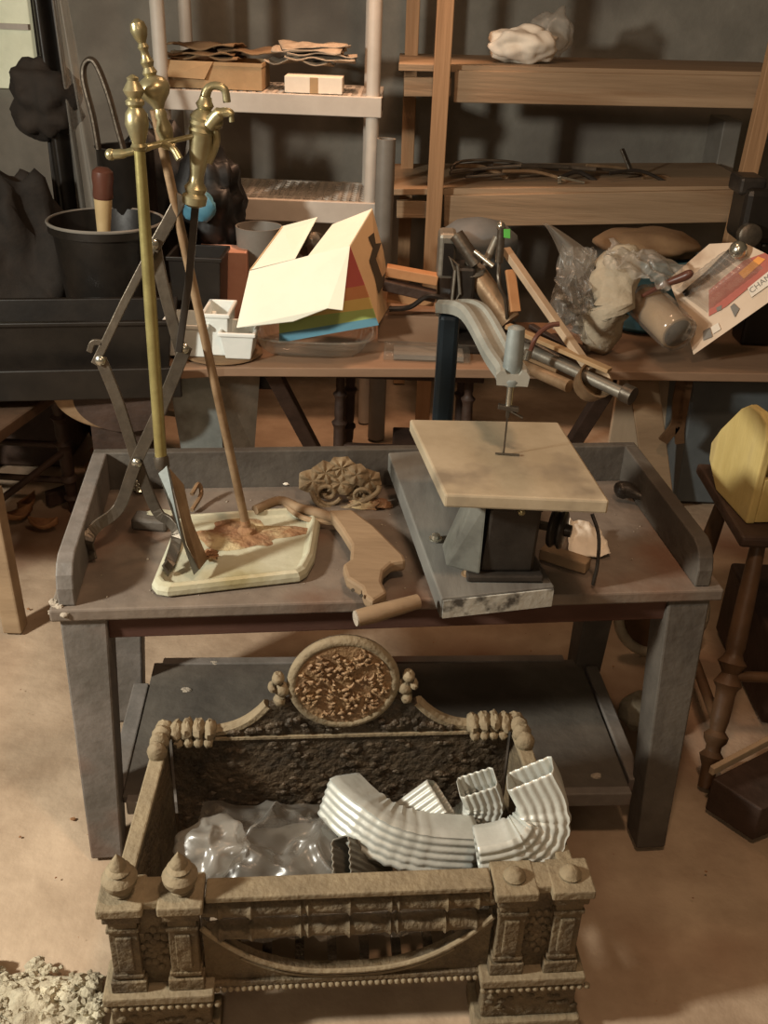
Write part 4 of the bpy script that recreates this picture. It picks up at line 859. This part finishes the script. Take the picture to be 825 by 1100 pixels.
B().quadslab([oc(804, 310, .005), oc(836, 284, .005), oc(836, 300, .005), oc(808, 320, .005)], .001).build('name_panel', 'white_paper', bk)
B().quadslab([oc(764, 352, .004), oc(772, 347, .004), oc(775, 354, .004), oc(767, 359, .004)], .001).build('printed_square', 'white_paper', bk)
for qs in (((756, 356), (763, 352), (766, 362), (756, 366)), ((785, 330), (789, 326), (795, 332), (790, 341)), ((770, 331), (776, 328), (776, 333), (771, 335))):
    B().quadslab([oc(u, v, .004) for u, v in qs], .001).build('printed_shape', 'grey_plastic', bk)
tx = bpy.data.curves.new('t', 'FONT'); tx.body = 'CHAMPI'; tx.size = .024; tx.extrude = .0003
to = bpy.data.objects.new('t', tx); COL.objects.link(to); bpy.context.view_layer.update()
dg = bpy.context.evaluated_depsgraph_get(); tm = bpy.data.meshes.new_from_object(to.evaluated_get(dg)); bpy.data.objects.remove(to)
tX = (oc(836, 287) - oc(806, 311)).normalized(); tYv = n_.cross(tX).normalized()
if tYv.z < 0: tYv = -tYv
o0 = oc(808, 316, .0065)
b = B(); b.add([o0 + tX * v.co.x + tYv * v.co.y + n_ * v.co.z for v in tm.vertices], [tuple(p.vertices) for p in tm.polygons]); b.build('lettering', 'grey_plastic', bk)
b = B(); s0 = oc(738, 318, .02); s1 = oc(795, 270, .02)
B().tube([s0, s0.lerp(s1, .5), s0.lerp(s1, .75), s1], [.010, .011, .016, .02], 14).build('tool', 'saw_dark', bk, smooth=True)
B().blob(oc(797, 272, .03), (.026, .026, .028), n=18, m=12).build('chrome_socket', 'bright_steel', bk, smooth=True)
B().grid(lambda a, t: (lambda p, e: p + n_ * e)(oc(726 + 62 * t + 34 * a, 312 - 48 * t + 24 * a), .002 + .05 * min(1, 6 * min(a, 1 - a)) * min(1, 6 * min(t, 1 - t)) + .002 * math.sin(t * 60)), 24, 40).build('clear_blister', 'clear_film', bk, smooth=2)
# behind: blue tub and brown lid, dark drill at right
o = B().lathe([(.10, 0), (.13, .02), (.155, W(700, 262, 3.25).z - BZ - .03), (.14, W(700, 262, 3.25).z - BZ - .03), (.12, .06), (0, .05)], (W(700, 275, 3.25).x, 3.25, BZ + .001), (0, 0, 1), 32).build('blue_basin', 'blue_plastic', smooth=True); tag(o, 'blue plastic basin at the back of the bench behind the bags', 'basin')
o = B().blob((W(696, 262, 3.25).x, 3.25, W(690, 262, 3.25).z), (.17, .12, .05), .2, 2, 28, 16, 8).build('brown_sack', 'cardboard_dark', smooth=2); tag(o, 'brown sack heaped in the blue basin', 'sack')
dr = T('black_drill', W(800, 230, 3.15), 'black machine head standing at the right end of the bench', 'machine')
B().box(*wb(792, 205, 850, 262, 3.05, 3.2)).build('body', 'black_plastic', dr, bevel=.02)
B().lathe([(.035, 0), (.035, .03), (.028, .035), (0, .035)], W(803, 252, 3.05), (0, -1, .1), 20).build('chuck', 'dark_steel', dr, smooth=True)
B().box(*wb(793, 192, 826, 210, 3.08, 3.2)).build('top_cover', 'saw_dark', dr, bevel=.01)
B().box(W(815, 262, 3.1).x, W(850, 262, 3.1).x, 3.07, 3.18, BZ + .001, W(815, 262, 3.1).z + .01).build('stand', 'black_plastic', dr, bevel=.01)

# ================================================================== SHELVING
ws = T('plastic_shelving', (-.45, 3.7, 0), 'light grey plastic shelving unit against the back wall', 'shelving')
yF = 3.6; yB = 3.95
xl = W(172, 60, yF).x; xr = W(402, 60, yF).x
for x, y in ((xl, yF), (xr, yF), (xl + .02, yB), (xr - .02, yB)):
    B().lathe([(.024, 0), (.024, 2.0)], (x, y, .003), (0, 0, 1), 14).build('post', 'shelf_white', ws, smooth=True)
zs1 = W(290, 99, yF).z; zs2 = W(330, 214, yF).z
for z, th_ in ((zs1, .065), (zs2, .075)):
    s_ = B().box(xl - .02, xr + .03, yF - .03, yF - .012, z - th_, z).box(xl - .02, xr + .03, yB, yB + .02, z - th_, z).box(xl - .02, xl - .002, yF - .012, yB, z - th_, z).box(xr + .012, xr + .03, yF - .012, yB, z - th_, z).build('shelf', 'shelf_white', ws, bevel=.003)
    b = B()
    for i in range(22): x = xl + (xr - xl) * (i + .5) / 22; b.box(x - .006, x + .006, yF - .012, yB, z - .012, z - .002)
    for i in range(9): y = yF - .012 + (yB - yF) * (i + .5) / 9; b.box(xl, xr + .01, y - .006, y + .006, z - .013, z - .003)
    b.build('shelf_grid', 'shelf_white', s_)
bx = T('cardboard_box', W(235, 97, 3.7), 'open low cardboard box at the left of the upper plastic shelf', 'box')
za = zs1 + .001; p0 = W(183, 92, 3.66); p1 = W(283, 92, 3.66)
trough(p0.x, p1.x, 3.62, 3.84, za, za + .085, .002, .0).build('carton', 'cardboard', bx)
B().quadslab([V((p0.x, 3.615, za + .085)), V((p0.x + .16, 3.615, za + .085)), V((p0.x + .13, 3.60, za + .03)), V((p0.x + .01, 3.59, za + .035))], .003).build('flap', 'cardboard', bx)
def pile(n, u0, v0, u1, v1, y, m, lb, grp, w=.12, t=.006, seed=1):
    random.seed(seed)
    for k in range(n):
        c = V((W(u0, v0, y).x + (W(u1, v0, y).x - W(u0, v0, y).x) * random.random(), y + .05 * random.random(), 0)); z = za + .09 + k * .012 - (0 if m == 'x' else 0)
        c.z = z; a = (random.random() - .5) * 1.2
        o = B().grid(lambda s, q: V((c.x + math.cos(a) * (s - .5) * w * 2.2 - math.sin(a) * (q - .5) * w, c.y + .06 + math.sin(a) * (s - .5) * w * .8 + math.cos(a) * (q - .5) * w * 1.2, c.z + .02 * noise.noise(V((s * 3, q * 3, k * 3.1 + seed))))), 12, 8).build('paper_sheet', m, smooth=2, solid=t)
        tag(o, lb if 0 < k < n - 1 else ('topmost ' if k else 'lowest ') + lb, 'paper', grp if 0 < k < n - 1 else None)
pile(4, 205, 80, 270, 80, 3.68, 'cardboard_dark', 'dark plastic-wrapped sheet heaped on the open cardboard box', 'wrapped sheets on the cardboard box', .11, .005, 4)
for o_, m in ((9, 'newsprint'),):
    pile(5, 300, 80, 350, 80, 3.68, 'newsprint', 'crumpled grey paper heaped at the middle of the upper plastic shelf', 'papers on the upper plastic shelf', .11, .004, 9)
wbx = T('white_box', W(337, 92, 3.64), 'small white box under the paper heap on the plastic shelf', 'box')
q0 = W(306, 84, 3.615); q1 = W(368, 84, 3.615)
B().box(q0.x, q1.x, 3.60, 3.72, za, za + .052).build('carton', 'white_paper', wbx, bevel=.002)
B().box((q0.x + q1.x) / 2 - .012, (q0.x + q1.x) / 2 + .016, 3.5985, 3.5999, za, za + .05).build('tape', 'cardboard', wbx)
# grey pipe
gp = W(415, 150, 3.45)
o = B().lathe([(.032, 0), (.032, gp.z), (.026, gp.z), (.026, gp.z - .1), (0, gp.z - .1)], (gp.x, 3.45, .003), (0, 0, 1), 20).build('grey_pipe', 'grey_plastic', smooth=True); tag(o, 'upright grey pipe between the plastic and wooden shelving', 'pipe')
# wooden shelving
wd = T('wooden_shelving', (.9, 3.8, 0), 'rough pine shelving with thick front beams at the right', 'shelving')
RY = -3.0
def upright(u0, v0, u1, v1, y, w, d, m='pine_up'):
    a = W(u0, v0, y); b_ = W(u1, v1, y); dd = (b_ - a); a2 = a + dd * ((2.1 - a.z) / dd.z); b2 = a + dd * ((.004 - a.z) / dd.z)
    B().bar(a2, b2, w, d, (0, 1, 0)).build('upright', m, wd, bevel=.003)
upright(479, 0, 462, 300, 3.56, .055, .045)
upright(444, 0, 438, 160, 4.05, .05, .05)
upright(840, 30, 792, 235, 3.50, .055, .045)
for (u0, v0, u1, v1, hgt) in ((489, 75, 850, 82, .10), (478, 209, 795, 203, .11)):
    a = W(u0, v0, 3.60); c = W(u1, v1, 3.56)
    B().bar(a + V((0, 0, -hgt / 2)), c + V((0, 0, -hgt / 2)), .04, hgt).build('front_beam', 'pine', wd, bevel=.003)
    dz = .012
    B().add([a + V((-.19, -.0, dz - .022)), c + V((.05, 0, dz - .022)), c + V((.05, .5, dz - .022)), a + V((-.19, .55, dz - .022)), a + V((-.19, 0, dz)), c + V((.05, 0, dz)), c + V((.05, .5, dz)), a + V((-.19, .55, dz))], [(0, 1, 2, 3), (7, 6, 5, 4), (0, 4, 5, 1), (1, 5, 6, 2), (2, 6, 7, 3), (3, 7, 4, 0)]).build('shelf_board', 'pine', wd, bevel=.002)
    B().bar(a + V((-.17, .02, -.06)), a + V((-.01, .02, -.055)), .03, .06).build('cleat', 'pine', wd, bevel=.003)
a = W(489, 209, 3.6); 
B().box(a.x - .02, a.x + 1.15, 3.64, 4.1, 1.78, 1.80).build('shelf_board', 'pine', wd, bevel=.003)
SZ1 = W(600, 77, 3.6).z + .014; SZ2 = W(600, 206, 3.6).z + .014
wbg = T('white_bag', W(570, 60, 3.75), 'crumpled white plastic bag on the top pine shelf', 'bag')
c0 = W(566, 44, 3.74)
B().blob(V((c0.x - .01, 3.74, SZ1 + .055)), (.115, .08, .06), .3, 2.2, 50, 30, 3).jig(.009, 20).build('bag_body', 'white_paper', wbg, smooth=2)
B().blob(V((c0.x + .09, 3.80, SZ1 + .09)), (.07, .06, .075), .3, 2.2, 40, 26, 5).jig(.009, 20).build('bag_neck', 'milky_film', wbg, smooth=2)
random.seed(21)
rods = [(483, 186, 560, 178), (490, 178, 545, 192), (500, 190, 600, 182), (484, 180, 530, 176), (540, 184, 612, 196), (600, 192, 640, 197), (610, 180, 690, 186), (630, 178, 712, 196), (655, 186, 720, 198), (560, 178, 640, 182), (690, 192, 735, 200)]
for k, (u0, v0, u1, v1) in enumerate(rods):
    y = 3.66 + .03 * (k % 4); a = W(u0, v0, y); c = W(u1, v1, y + .03); a.z = max(a.z, SZ2 + .008); c.z = max(c.z, SZ2 + .008)
    mid = a.lerp(c, .5) + V((0, .02, .012 * (k % 3)))
    o = B().tube(smoothpath([a, mid, c], 5), .006 + .002 * (k % 2), 8).build('metal_rod', ('dark_steel', 'rust_rod', 'saw_dark')[k % 3], smooth=True)
    tag(o, 'thin dark metal rod in the tangle on the lower pine shelf', 'rod', 'rods tangled on the lower pine shelf')
o = B().tube(smoothpath([W(484, 188, 3.66), W(490, 175, 3.68), W(520, 172, 3.7), W(560, 176, 3.72), W(545, 186, 3.68), W(500, 190, 3.66)], 6), .005, 8, closed=False).build('wire_coil', 'dark_steel', smooth=True); tag(o, 'loop of dark wire at the left of the lower pine shelf', 'wire')
o = B(); o.bar(W(601, 190, 3.64), W(628, 196, 3.64), .012, .008); o.bar(W(601, 190, 3.64), W(601, 197, 3.64), .012, .008, (0, 1, 0)); tag(o.build('steel_bracket', 'bright_steel', bevel=.001), 'bright bent steel bracket at the front of the lower pine shelf', 'bracket')
o = B(); o.bar(W(668, 160, 3.8), W(678, 184, 3.76), .02, .008); tag(o.build('metal_strip', 'dark_steel', bevel=.001), 'dark metal strip standing up from the tangle on the lower shelf', 'strip')
o = B().box(*wb(765, 130, 798, 200, 4.1, 4.3)).build('grey_carton', 'grey_plastic', bevel=.004); tag(o, 'grey carton at the back right of the lower pine shelf', 'carton')
o.parent = None

# ================================================================== LEFT SIDE
m_ = mat('lit_pane', '#b9b89a', '#d0cfb4', .4, 0, 8, 0); m_.node_tree.nodes['Principled BSDF'].inputs['Emission Color'].default_value = lin('#c9c8a8'); m_.node_tree.nodes['Principled BSDF'].inputs['Emission Strength'].default_value = .35
pst = W(45, 120, 3.05)
o = B().grid(lambda a, t: V((W(30, 0, 3.34).x + (.10 + .012 * math.sin(t * 5)) * a + .0, 3.34 + .025 * math.sin(a * 9 + t * 2), .02 + 1.9 * t)), 24, 30).build('hanging_cover', 'black_plastic', smooth=2, solid=.006); tag(o, 'tall dark brown cover hanging at the left', 'cover')
wp = T('plastic_sheeting', W(62, 120, 3.3), 'shiny clear plastic sheeting hanging beside the dark cover', 'sheeting')
B().grid(lambda a, t: V((W(52, 0, 3.3).x + .012 + .10 * a * (1.35 - t), 3.3 + .02 * math.sin(a * 12 + t * 3), .35 + 1.2 * t)), 24, 30).build('sheet', 'clear_film', wp, smooth=2)
# bright glassy thing top-left: window with shelves
wn = W(10, 40, 4.3)
struct(B().box(wn.x - .5, wn.x + .09, 4.30, 4.349, wn.z - .19, wn.z + .6), 'window_1', 'lit_pane', bevel=.004)
w1 = bpy.data.objects['window_1']
B().box(wn.x - .5, wn.x + .09, 4.27, 4.30, wn.z + .03, wn.z + .05).build('window_bar', 'shelf_white', w1)
clu = T('covered_junk', Z(10, 250, .0), 'dark heap of covered junk at the far left', 'heap')
B().blob(V((W(10, 130, 3.0).x, 3.35, W(10, 120, 3.0).z)), (.11, .10, .12), .3, 2.4, 40, 26, 2).jig(.012, 9).build('wrapped_top', 'dull_black', clu, smooth=2)
B().blob(V((W(10, 220, 3.0).x - .08, 3.2, .62)), (.22, .14, .36), .3, 3, 40, 26, 7).jig(.03, 10).build('dark_body', 'dull_black', clu, smooth=2)
B().box(W(0, 220, 3.0).x - .30, W(40, 220, 3.0).x - .05, 3.08, 3.4, .003, .3).build('crate', 'dark_wood', clu, bevel=.01)
# chair
ch = T('wooden_chair', (-1.15, 2.6, 0), 'dark wooden chair with turned legs at the left edge', 'chair')
f0 = Z(80, 548, 0); 
lt0 = V((f0.x - .03, f0.y - .03, .40))
b = B(); turned(b, f0 + V((0, 0, .003)), W(60, 428, 2.72), .021); b.build('leg', 'dark_wood', ch, smooth=True)
tp_ = W(60, 428, 2.72)
b = B(); turned(b, V((f0.x - .42, f0.y - .55, .003)), V((tp_.x - .36, tp_.y - .55, tp_.z)), .021); b.build('leg', 'dark_wood', ch, smooth=True)
b = B(); turned(b, V((f0.x - .45, f0.y + .1, .003)), V((tp_.x - .40, tp_.y + .1, tp_.z)), .021); b.build('leg', 'dark_wood', ch, smooth=True)
st_ = V((0, 0, tp_.z))
sq = [V((tp_.x + .03, tp_.y + .06, tp_.z)), V((tp_.x - .10, tp_.y - .62, tp_.z)), V((tp_.x - .46, tp_.y - .60, tp_.z)), V((tp_.x - .44, tp_.y + .12, tp_.z))]
B().add(sq + [p + V((0, 0, .035)) for p in sq], [(3, 2, 1, 0), (4, 5, 6, 7), (0, 1, 5, 4), (1, 2, 6, 5), (2, 3, 7, 6), (3, 0, 4, 7)]).build('seat', 'chair_wood', ch, bevel=.008)
m1 = f0.lerp(tp_, .28); m2 = f0.lerp(tp_, .6)
for mm_, dx in ((m1, 0), (m2, 0)): B().tube([mm_, mm_ + V((-.42, .02, 0))], .011, 10).build('stretcher', 'dark_wood', ch, smooth=True)
B().tube([m2 + V((0, 0, -.02)), m1 + V((-.25, -.5, .0))], .011, 10).build('stretcher', 'dark_wood', ch, smooth=True)
# pale post, front left
pp = T('pale_table_leg', Z(20, 678, 0), 'pale square wooden table leg standing at the left edge', 'leg')
e0 = Z(17, 676, .0); e1 = W(-22, 470, e0.y)
B().bar(e0 + V((0, 0, .002)), V((e1.x, e0.y, .42)), .05, .05, (0, 1, 0)).build('post', 'old_wood', pp, bevel=.005)
B().box(e1.x - .4, e1.x + .0, e0.y - .1, e0.y + .03, .421, .45).build('board', 'old_wood', pp, bevel=.004)
# small dark bracket under chair
o = B().bar(Z(52, 545, .0) + V((0, 0, .03)), Z(82, 535, 0) + V((0, 0, .03)), .03, .05).build('dark_bracket', 'dark_wood', bevel=.004); tag(o, 'small dark wooden bracket on the floor by the chair leg', 'bracket')
random.seed(13)
lv = [(105, 492), (118, 484), (130, 490), (138, 482), (112, 505), (127, 500), (142, 492), (100, 508), (30, 548), (22, 560), (48, 570), (122, 512)]
for k, (u, v) in enumerate(lv):
    c = Z(u, v, .004); a0 = random.random() * 6
    o = B().grid(lambda s, t: c + V((math.cos(a0) * (s - .5) * .09 - math.sin(a0) * (t - .5) * .05 * math.sin(PI * min(max(s, .02), .98)), math.sin(a0) * (s - .5) * .09 + math.cos(a0) * (t - .5) * .05 * math.sin(PI * min(max(s, .02), .98)), .006 + .025 * (2 * t - 1) ** 2 + .02 * (2 * s - 1) ** 2)), 10, 6).build('dry_leaf', 'leaf', smooth=2, solid=.001)
    tag(o, 'curled dry brown leaf on the floor at the left behind the table' if k not in (8, 9, 10) else 'dry leaf scrap on the bare floor near the chair', 'leaf', 'dry leaves by the bench' if k not in (8, 9, 10) else 'leaf scraps near the chair')

# ================================================================== RIGHT SIDE
# stool with turned leg and yellow tool caddy
sg = T('wooden_stool', (.9, 1.85, 0), 'old wooden stool with splayed turned legs under the yellow tool carrier', 'stool')
f1 = Z(757, 846, 0); t1 = Z(816, 578, .50)
for a, c, m in ((f1 + V((0, 0, .002)), t1, 1), (f1 + V((.50, .0, .002)), t1 + V((.26, .0, 0)), 0), (V((f1.x + .02, f1.y + .46, .002)), t1 + V((-.0, .24, 0)), 0), (V((f1.x + .50, f1.y + .46, .002)), t1 + V((.26, .24, 0)), 0)):
    b = B(); turned(b, a, c, .022, beads=(.12, .2, .42, .5)); b.build('leg', 'rust_rod' if 0 else 'red_leg', sg, smooth=True)
B().tube([f1.lerp(t1, .25), V((f1.x + .02, f1.y + .46, 0)).lerp(t1 + V((0, .24, 0)), .25)], .012, 10).build('stretcher', 'red_leg', sg, smooth=True)
B().tube([f1.lerp(t1, .45), (f1 + V((.5, 0, 0))).lerp(t1 + V((.26, 0, 0)), .45)], .012, 10).build('stretcher', 'red_leg', sg, smooth=True)
stt = .5005
B().box(t1.x - .06, t1.x + .34, t1.y - .05, t1.y + .32, stt, stt + .028).build('seat', 'dark_wood', sg, bevel=.008)
cd = T('tool_carrier', (t1.x + .1, t1.y + .1, stt + .03), 'worn yellow-painted wooden tool carrier with a dowel handle', 'tool box')
CZ = stt + .029
pA = Z(806, 563, CZ); pB = Z(760, 512, CZ); ex_ = (pB - pA); Lc = ex_.length; ex_.normalize()
pol = [(0, 0), (Lc * .7, .0), (Lc * .97, .05), (Lc * 1.0, .09), (Lc * .86, .14), (Lc * .56, .22), (Lc * .42, .242), (Lc * .22, .245), (Lc * .08, .235), (0, .20)]
nx = V((ex_.y, -ex_.x, 0)); nx = nx if nx.x > 0 else -nx
B().prism([(a, b_) for a, b_ in pol], .02, pA, ex_, (0, 0, 1)).build('end_panel', 'yellow_paint', cd, bevel=.004)
Lg = .42
B().prism([(a, b_) for a, b_ in pol], .02, pA + nx * Lg, ex_, (0, 0, 1)).build('end_panel', 'yellow_paint', cd, bevel=.004)
for off in (.008, Lc - .008):
    a = pA + ex_ * off + nx * .01; B().bar(a + V((0, 0, .055)), a + nx * (Lg - .02) + V((0, 0, .055)), .014, .105).build('side_board', 'yellow_paint', cd, bevel=.002)
a = pA + nx * .01; q = a + ex_ * .015 + V((0, 0, .008)); B().quadslab([q, q + nx * (Lg - .02), q + nx * (Lg - .02) + ex_ * (Lc - .03), q + ex_ * (Lc - .03)], .01).build('bottom_board', 'pine', cd)
B().tube([pA + ex_ * Lc * .18 + V((0, 0, .215)) + nx * .01, pA + ex_ * Lc * .18 + V((0, 0, .215)) + nx * (Lg - .01)], .014, 12).build('handle', 'orange_wood', cd, smooth=True)
B().tube([pA + ex_ * Lc * .6 + V((0, 0, .15)) + nx * .01, pA + ex_ * Lc * .6 + V((0, 0, .15)) + nx * (Lg - .01)], .016, 12).build('rail', 'orange_wood', cd, smooth=True)
# blue box under the bench right
o = trough(W(745, 400, 3.0).x, W(745, 400, 3.0).x + .55, 2.98, 3.28, .003, .5, .01, .03).build('blue_bin', 'blue_box', bevel=.006); tag(o, 'large blue grey plastic bin under the right end of the bench', 'bin')
o = B().box(W(700, 400, 3.35).x - .12, W(745, 400, 3.35).x + .02, 3.32, 3.345, .003, .52).build('pale_board', 'pale_wood', bevel=.003); tag(o, 'pale board standing under the bench beside the blue bin', 'board')
_a = W(690, 400, 2.93); o = B().bar(_a, V((_a.x + .13, 2.93, .05)), .09, .02, (0, 1, 0)).build('slanted_board', 'old_wood', bevel=.003); tag(o, 'wide tan board slanting down under the bench', 'board')
o = B(); o.sweep(smoothpath([W(734, 402, 2.85), W(728, 430, 2.85), W(726, 455, 2.85), W(712, 474, 2.85)], 5), [(-.016, -.006), (.016, -.006), (.016, .006), (-.016, .006)], V((0, 1, 0))); o.sweep(smoothpath([W(740, 402, 2.85), W(735, 432, 2.85), W(730, 460, 2.85), W(730, 476, 2.85)], 5), [(-.014, -.006), (.014, -.006), (.014, .006), (-.014, .006)], V((0, 1, 0)))
tag(o.build('leather_strap', 'red_leg', smooth=True), 'dark forked leather strap hanging below the bench edge', 'strap')
# boards at lower right
bd = T('dark_crate', Z(800, 830, 0), 'low dark crate with a pale edge at the lower right', 'crate')
k0 = Z(766, 838, .08); k1 = Z(835, 790, .08); k2 = Z(835, 880, .06)
B().add([Z(765, 836, .09), Z(840, 798, .09), Z(870, 850, .09), Z(818, 870, .09)] + [Z(765, 836, .09) * 1 - V((0, 0, .088)), Z(840, 798, .09) - V((0, 0, .088)), Z(870, 850, .09) - V((0, 0, .088)), Z(818, 870, .09) - V((0, 0, .088))], [(0, 1, 2, 3), (7, 6, 5, 4), (0, 4, 5, 1), (1, 5, 6, 2), (2, 6, 7, 3), (3, 7, 4, 0)]).build('crate_body', 'dark_wood', bd, bevel=.004)
B().bar(Z(764, 828, .10), Z(840, 788, .10), .012, .02).build('pale_edge', 'pale_wood', bd, bevel=.002)
o = B().box(.93, 1.35, 1.85, 2.25, .003, .22).build('dark_chest', 'dark_wood', bevel=.01); tag(o, 'dark chest on the floor behind the stool', 'chest')
# rounded objects seen below table right
o = B().blob(Z(692, 765, .05), (.055, .05, .045), .3, 2, 24, 16, 4).build('stone', 'tan_cloth', smooth=2); tag(o, 'pale rounded stone on the floor behind the right front table leg', 'stone')
vb = Z(700, 745, .0)
ring = [V((vb.x + .04 + .11 * math.cos(a), vb.y + .16 + .0 * a, .13 + .12 * math.sin(a))) for a in [2 * PI * k / 30 for k in range(30)]]
wh = T('small_wheel', (vb.x + .04, vb.y + .16, 0), 'pale round hoop leaning behind the right side of the table', 'hoop')
B().tube(ring, .014, 10, closed=True, hint=V((0, 1, 0))).build('rim', 'tan_cloth', wh, smooth=True)
B().prism([(.105 * math.cos(a), .115 * math.sin(a)) for a in [2 * PI * k / 24 for k in range(24)]], .008, (vb.x + .04, vb.y + .165, .13), (1, 0, 0), (0, 0, 1)).build('disc', 'red_leg', wh)
# rubble lower left
b = B(); random.seed(17)
for k in range(420):
    u = random.random() * 128 - 20; v = 1030 + random.random() ** .8 * 120; vmin = 1040 + 12 * math.sin(u * .09)
    if v < vmin: v = vmin + random.random() * 20
    p = Z(u, v, .01); r_ = .003 + .009 * random.random() ** 2; b.blob(p + V((0, 0, random.random() * .012)), (r_ * 1.3, r_, r_), .7, 4, 8, 6, k)
tag(b.build('plaster_rubble', 'rubble'), 'crumbled pale plaster rubble on the floor at lower left', 'rubble', kind='stuff')
b = B(); b.grid(lambda a, t: (lambda p: p + V((0, 0, .012 + .022 * math.sin(PI * a) ** .5 * math.sin(PI * t) ** .5 * (1 + 1.2 * noise.noise(p * 30)))))(Z(-40 + 150 * a, 1165 - 115 * t, 0) - V((0, 0, .008))), 60, 50)
tag(b.build('dust_heap', 'rubble', smooth=False), 'pale dusty heap under the plaster rubble', 'dust heap', kind='stuff')
b = B()
for k in range(260):
    p = V((-1.2 + 2.6 * random.random(), .9 + 2.2 * random.random(), .003)); r_ = .001 + .004 * random.random() ** 4; b.blob(p, (r_ * 1.2, r_, r_ * .6), .6, 4, 6, 4, k)
tag(b.build('floor_grit', 'leaf'), 'brown grit and chips scattered over the concrete floor', 'grit', kind='stuff')
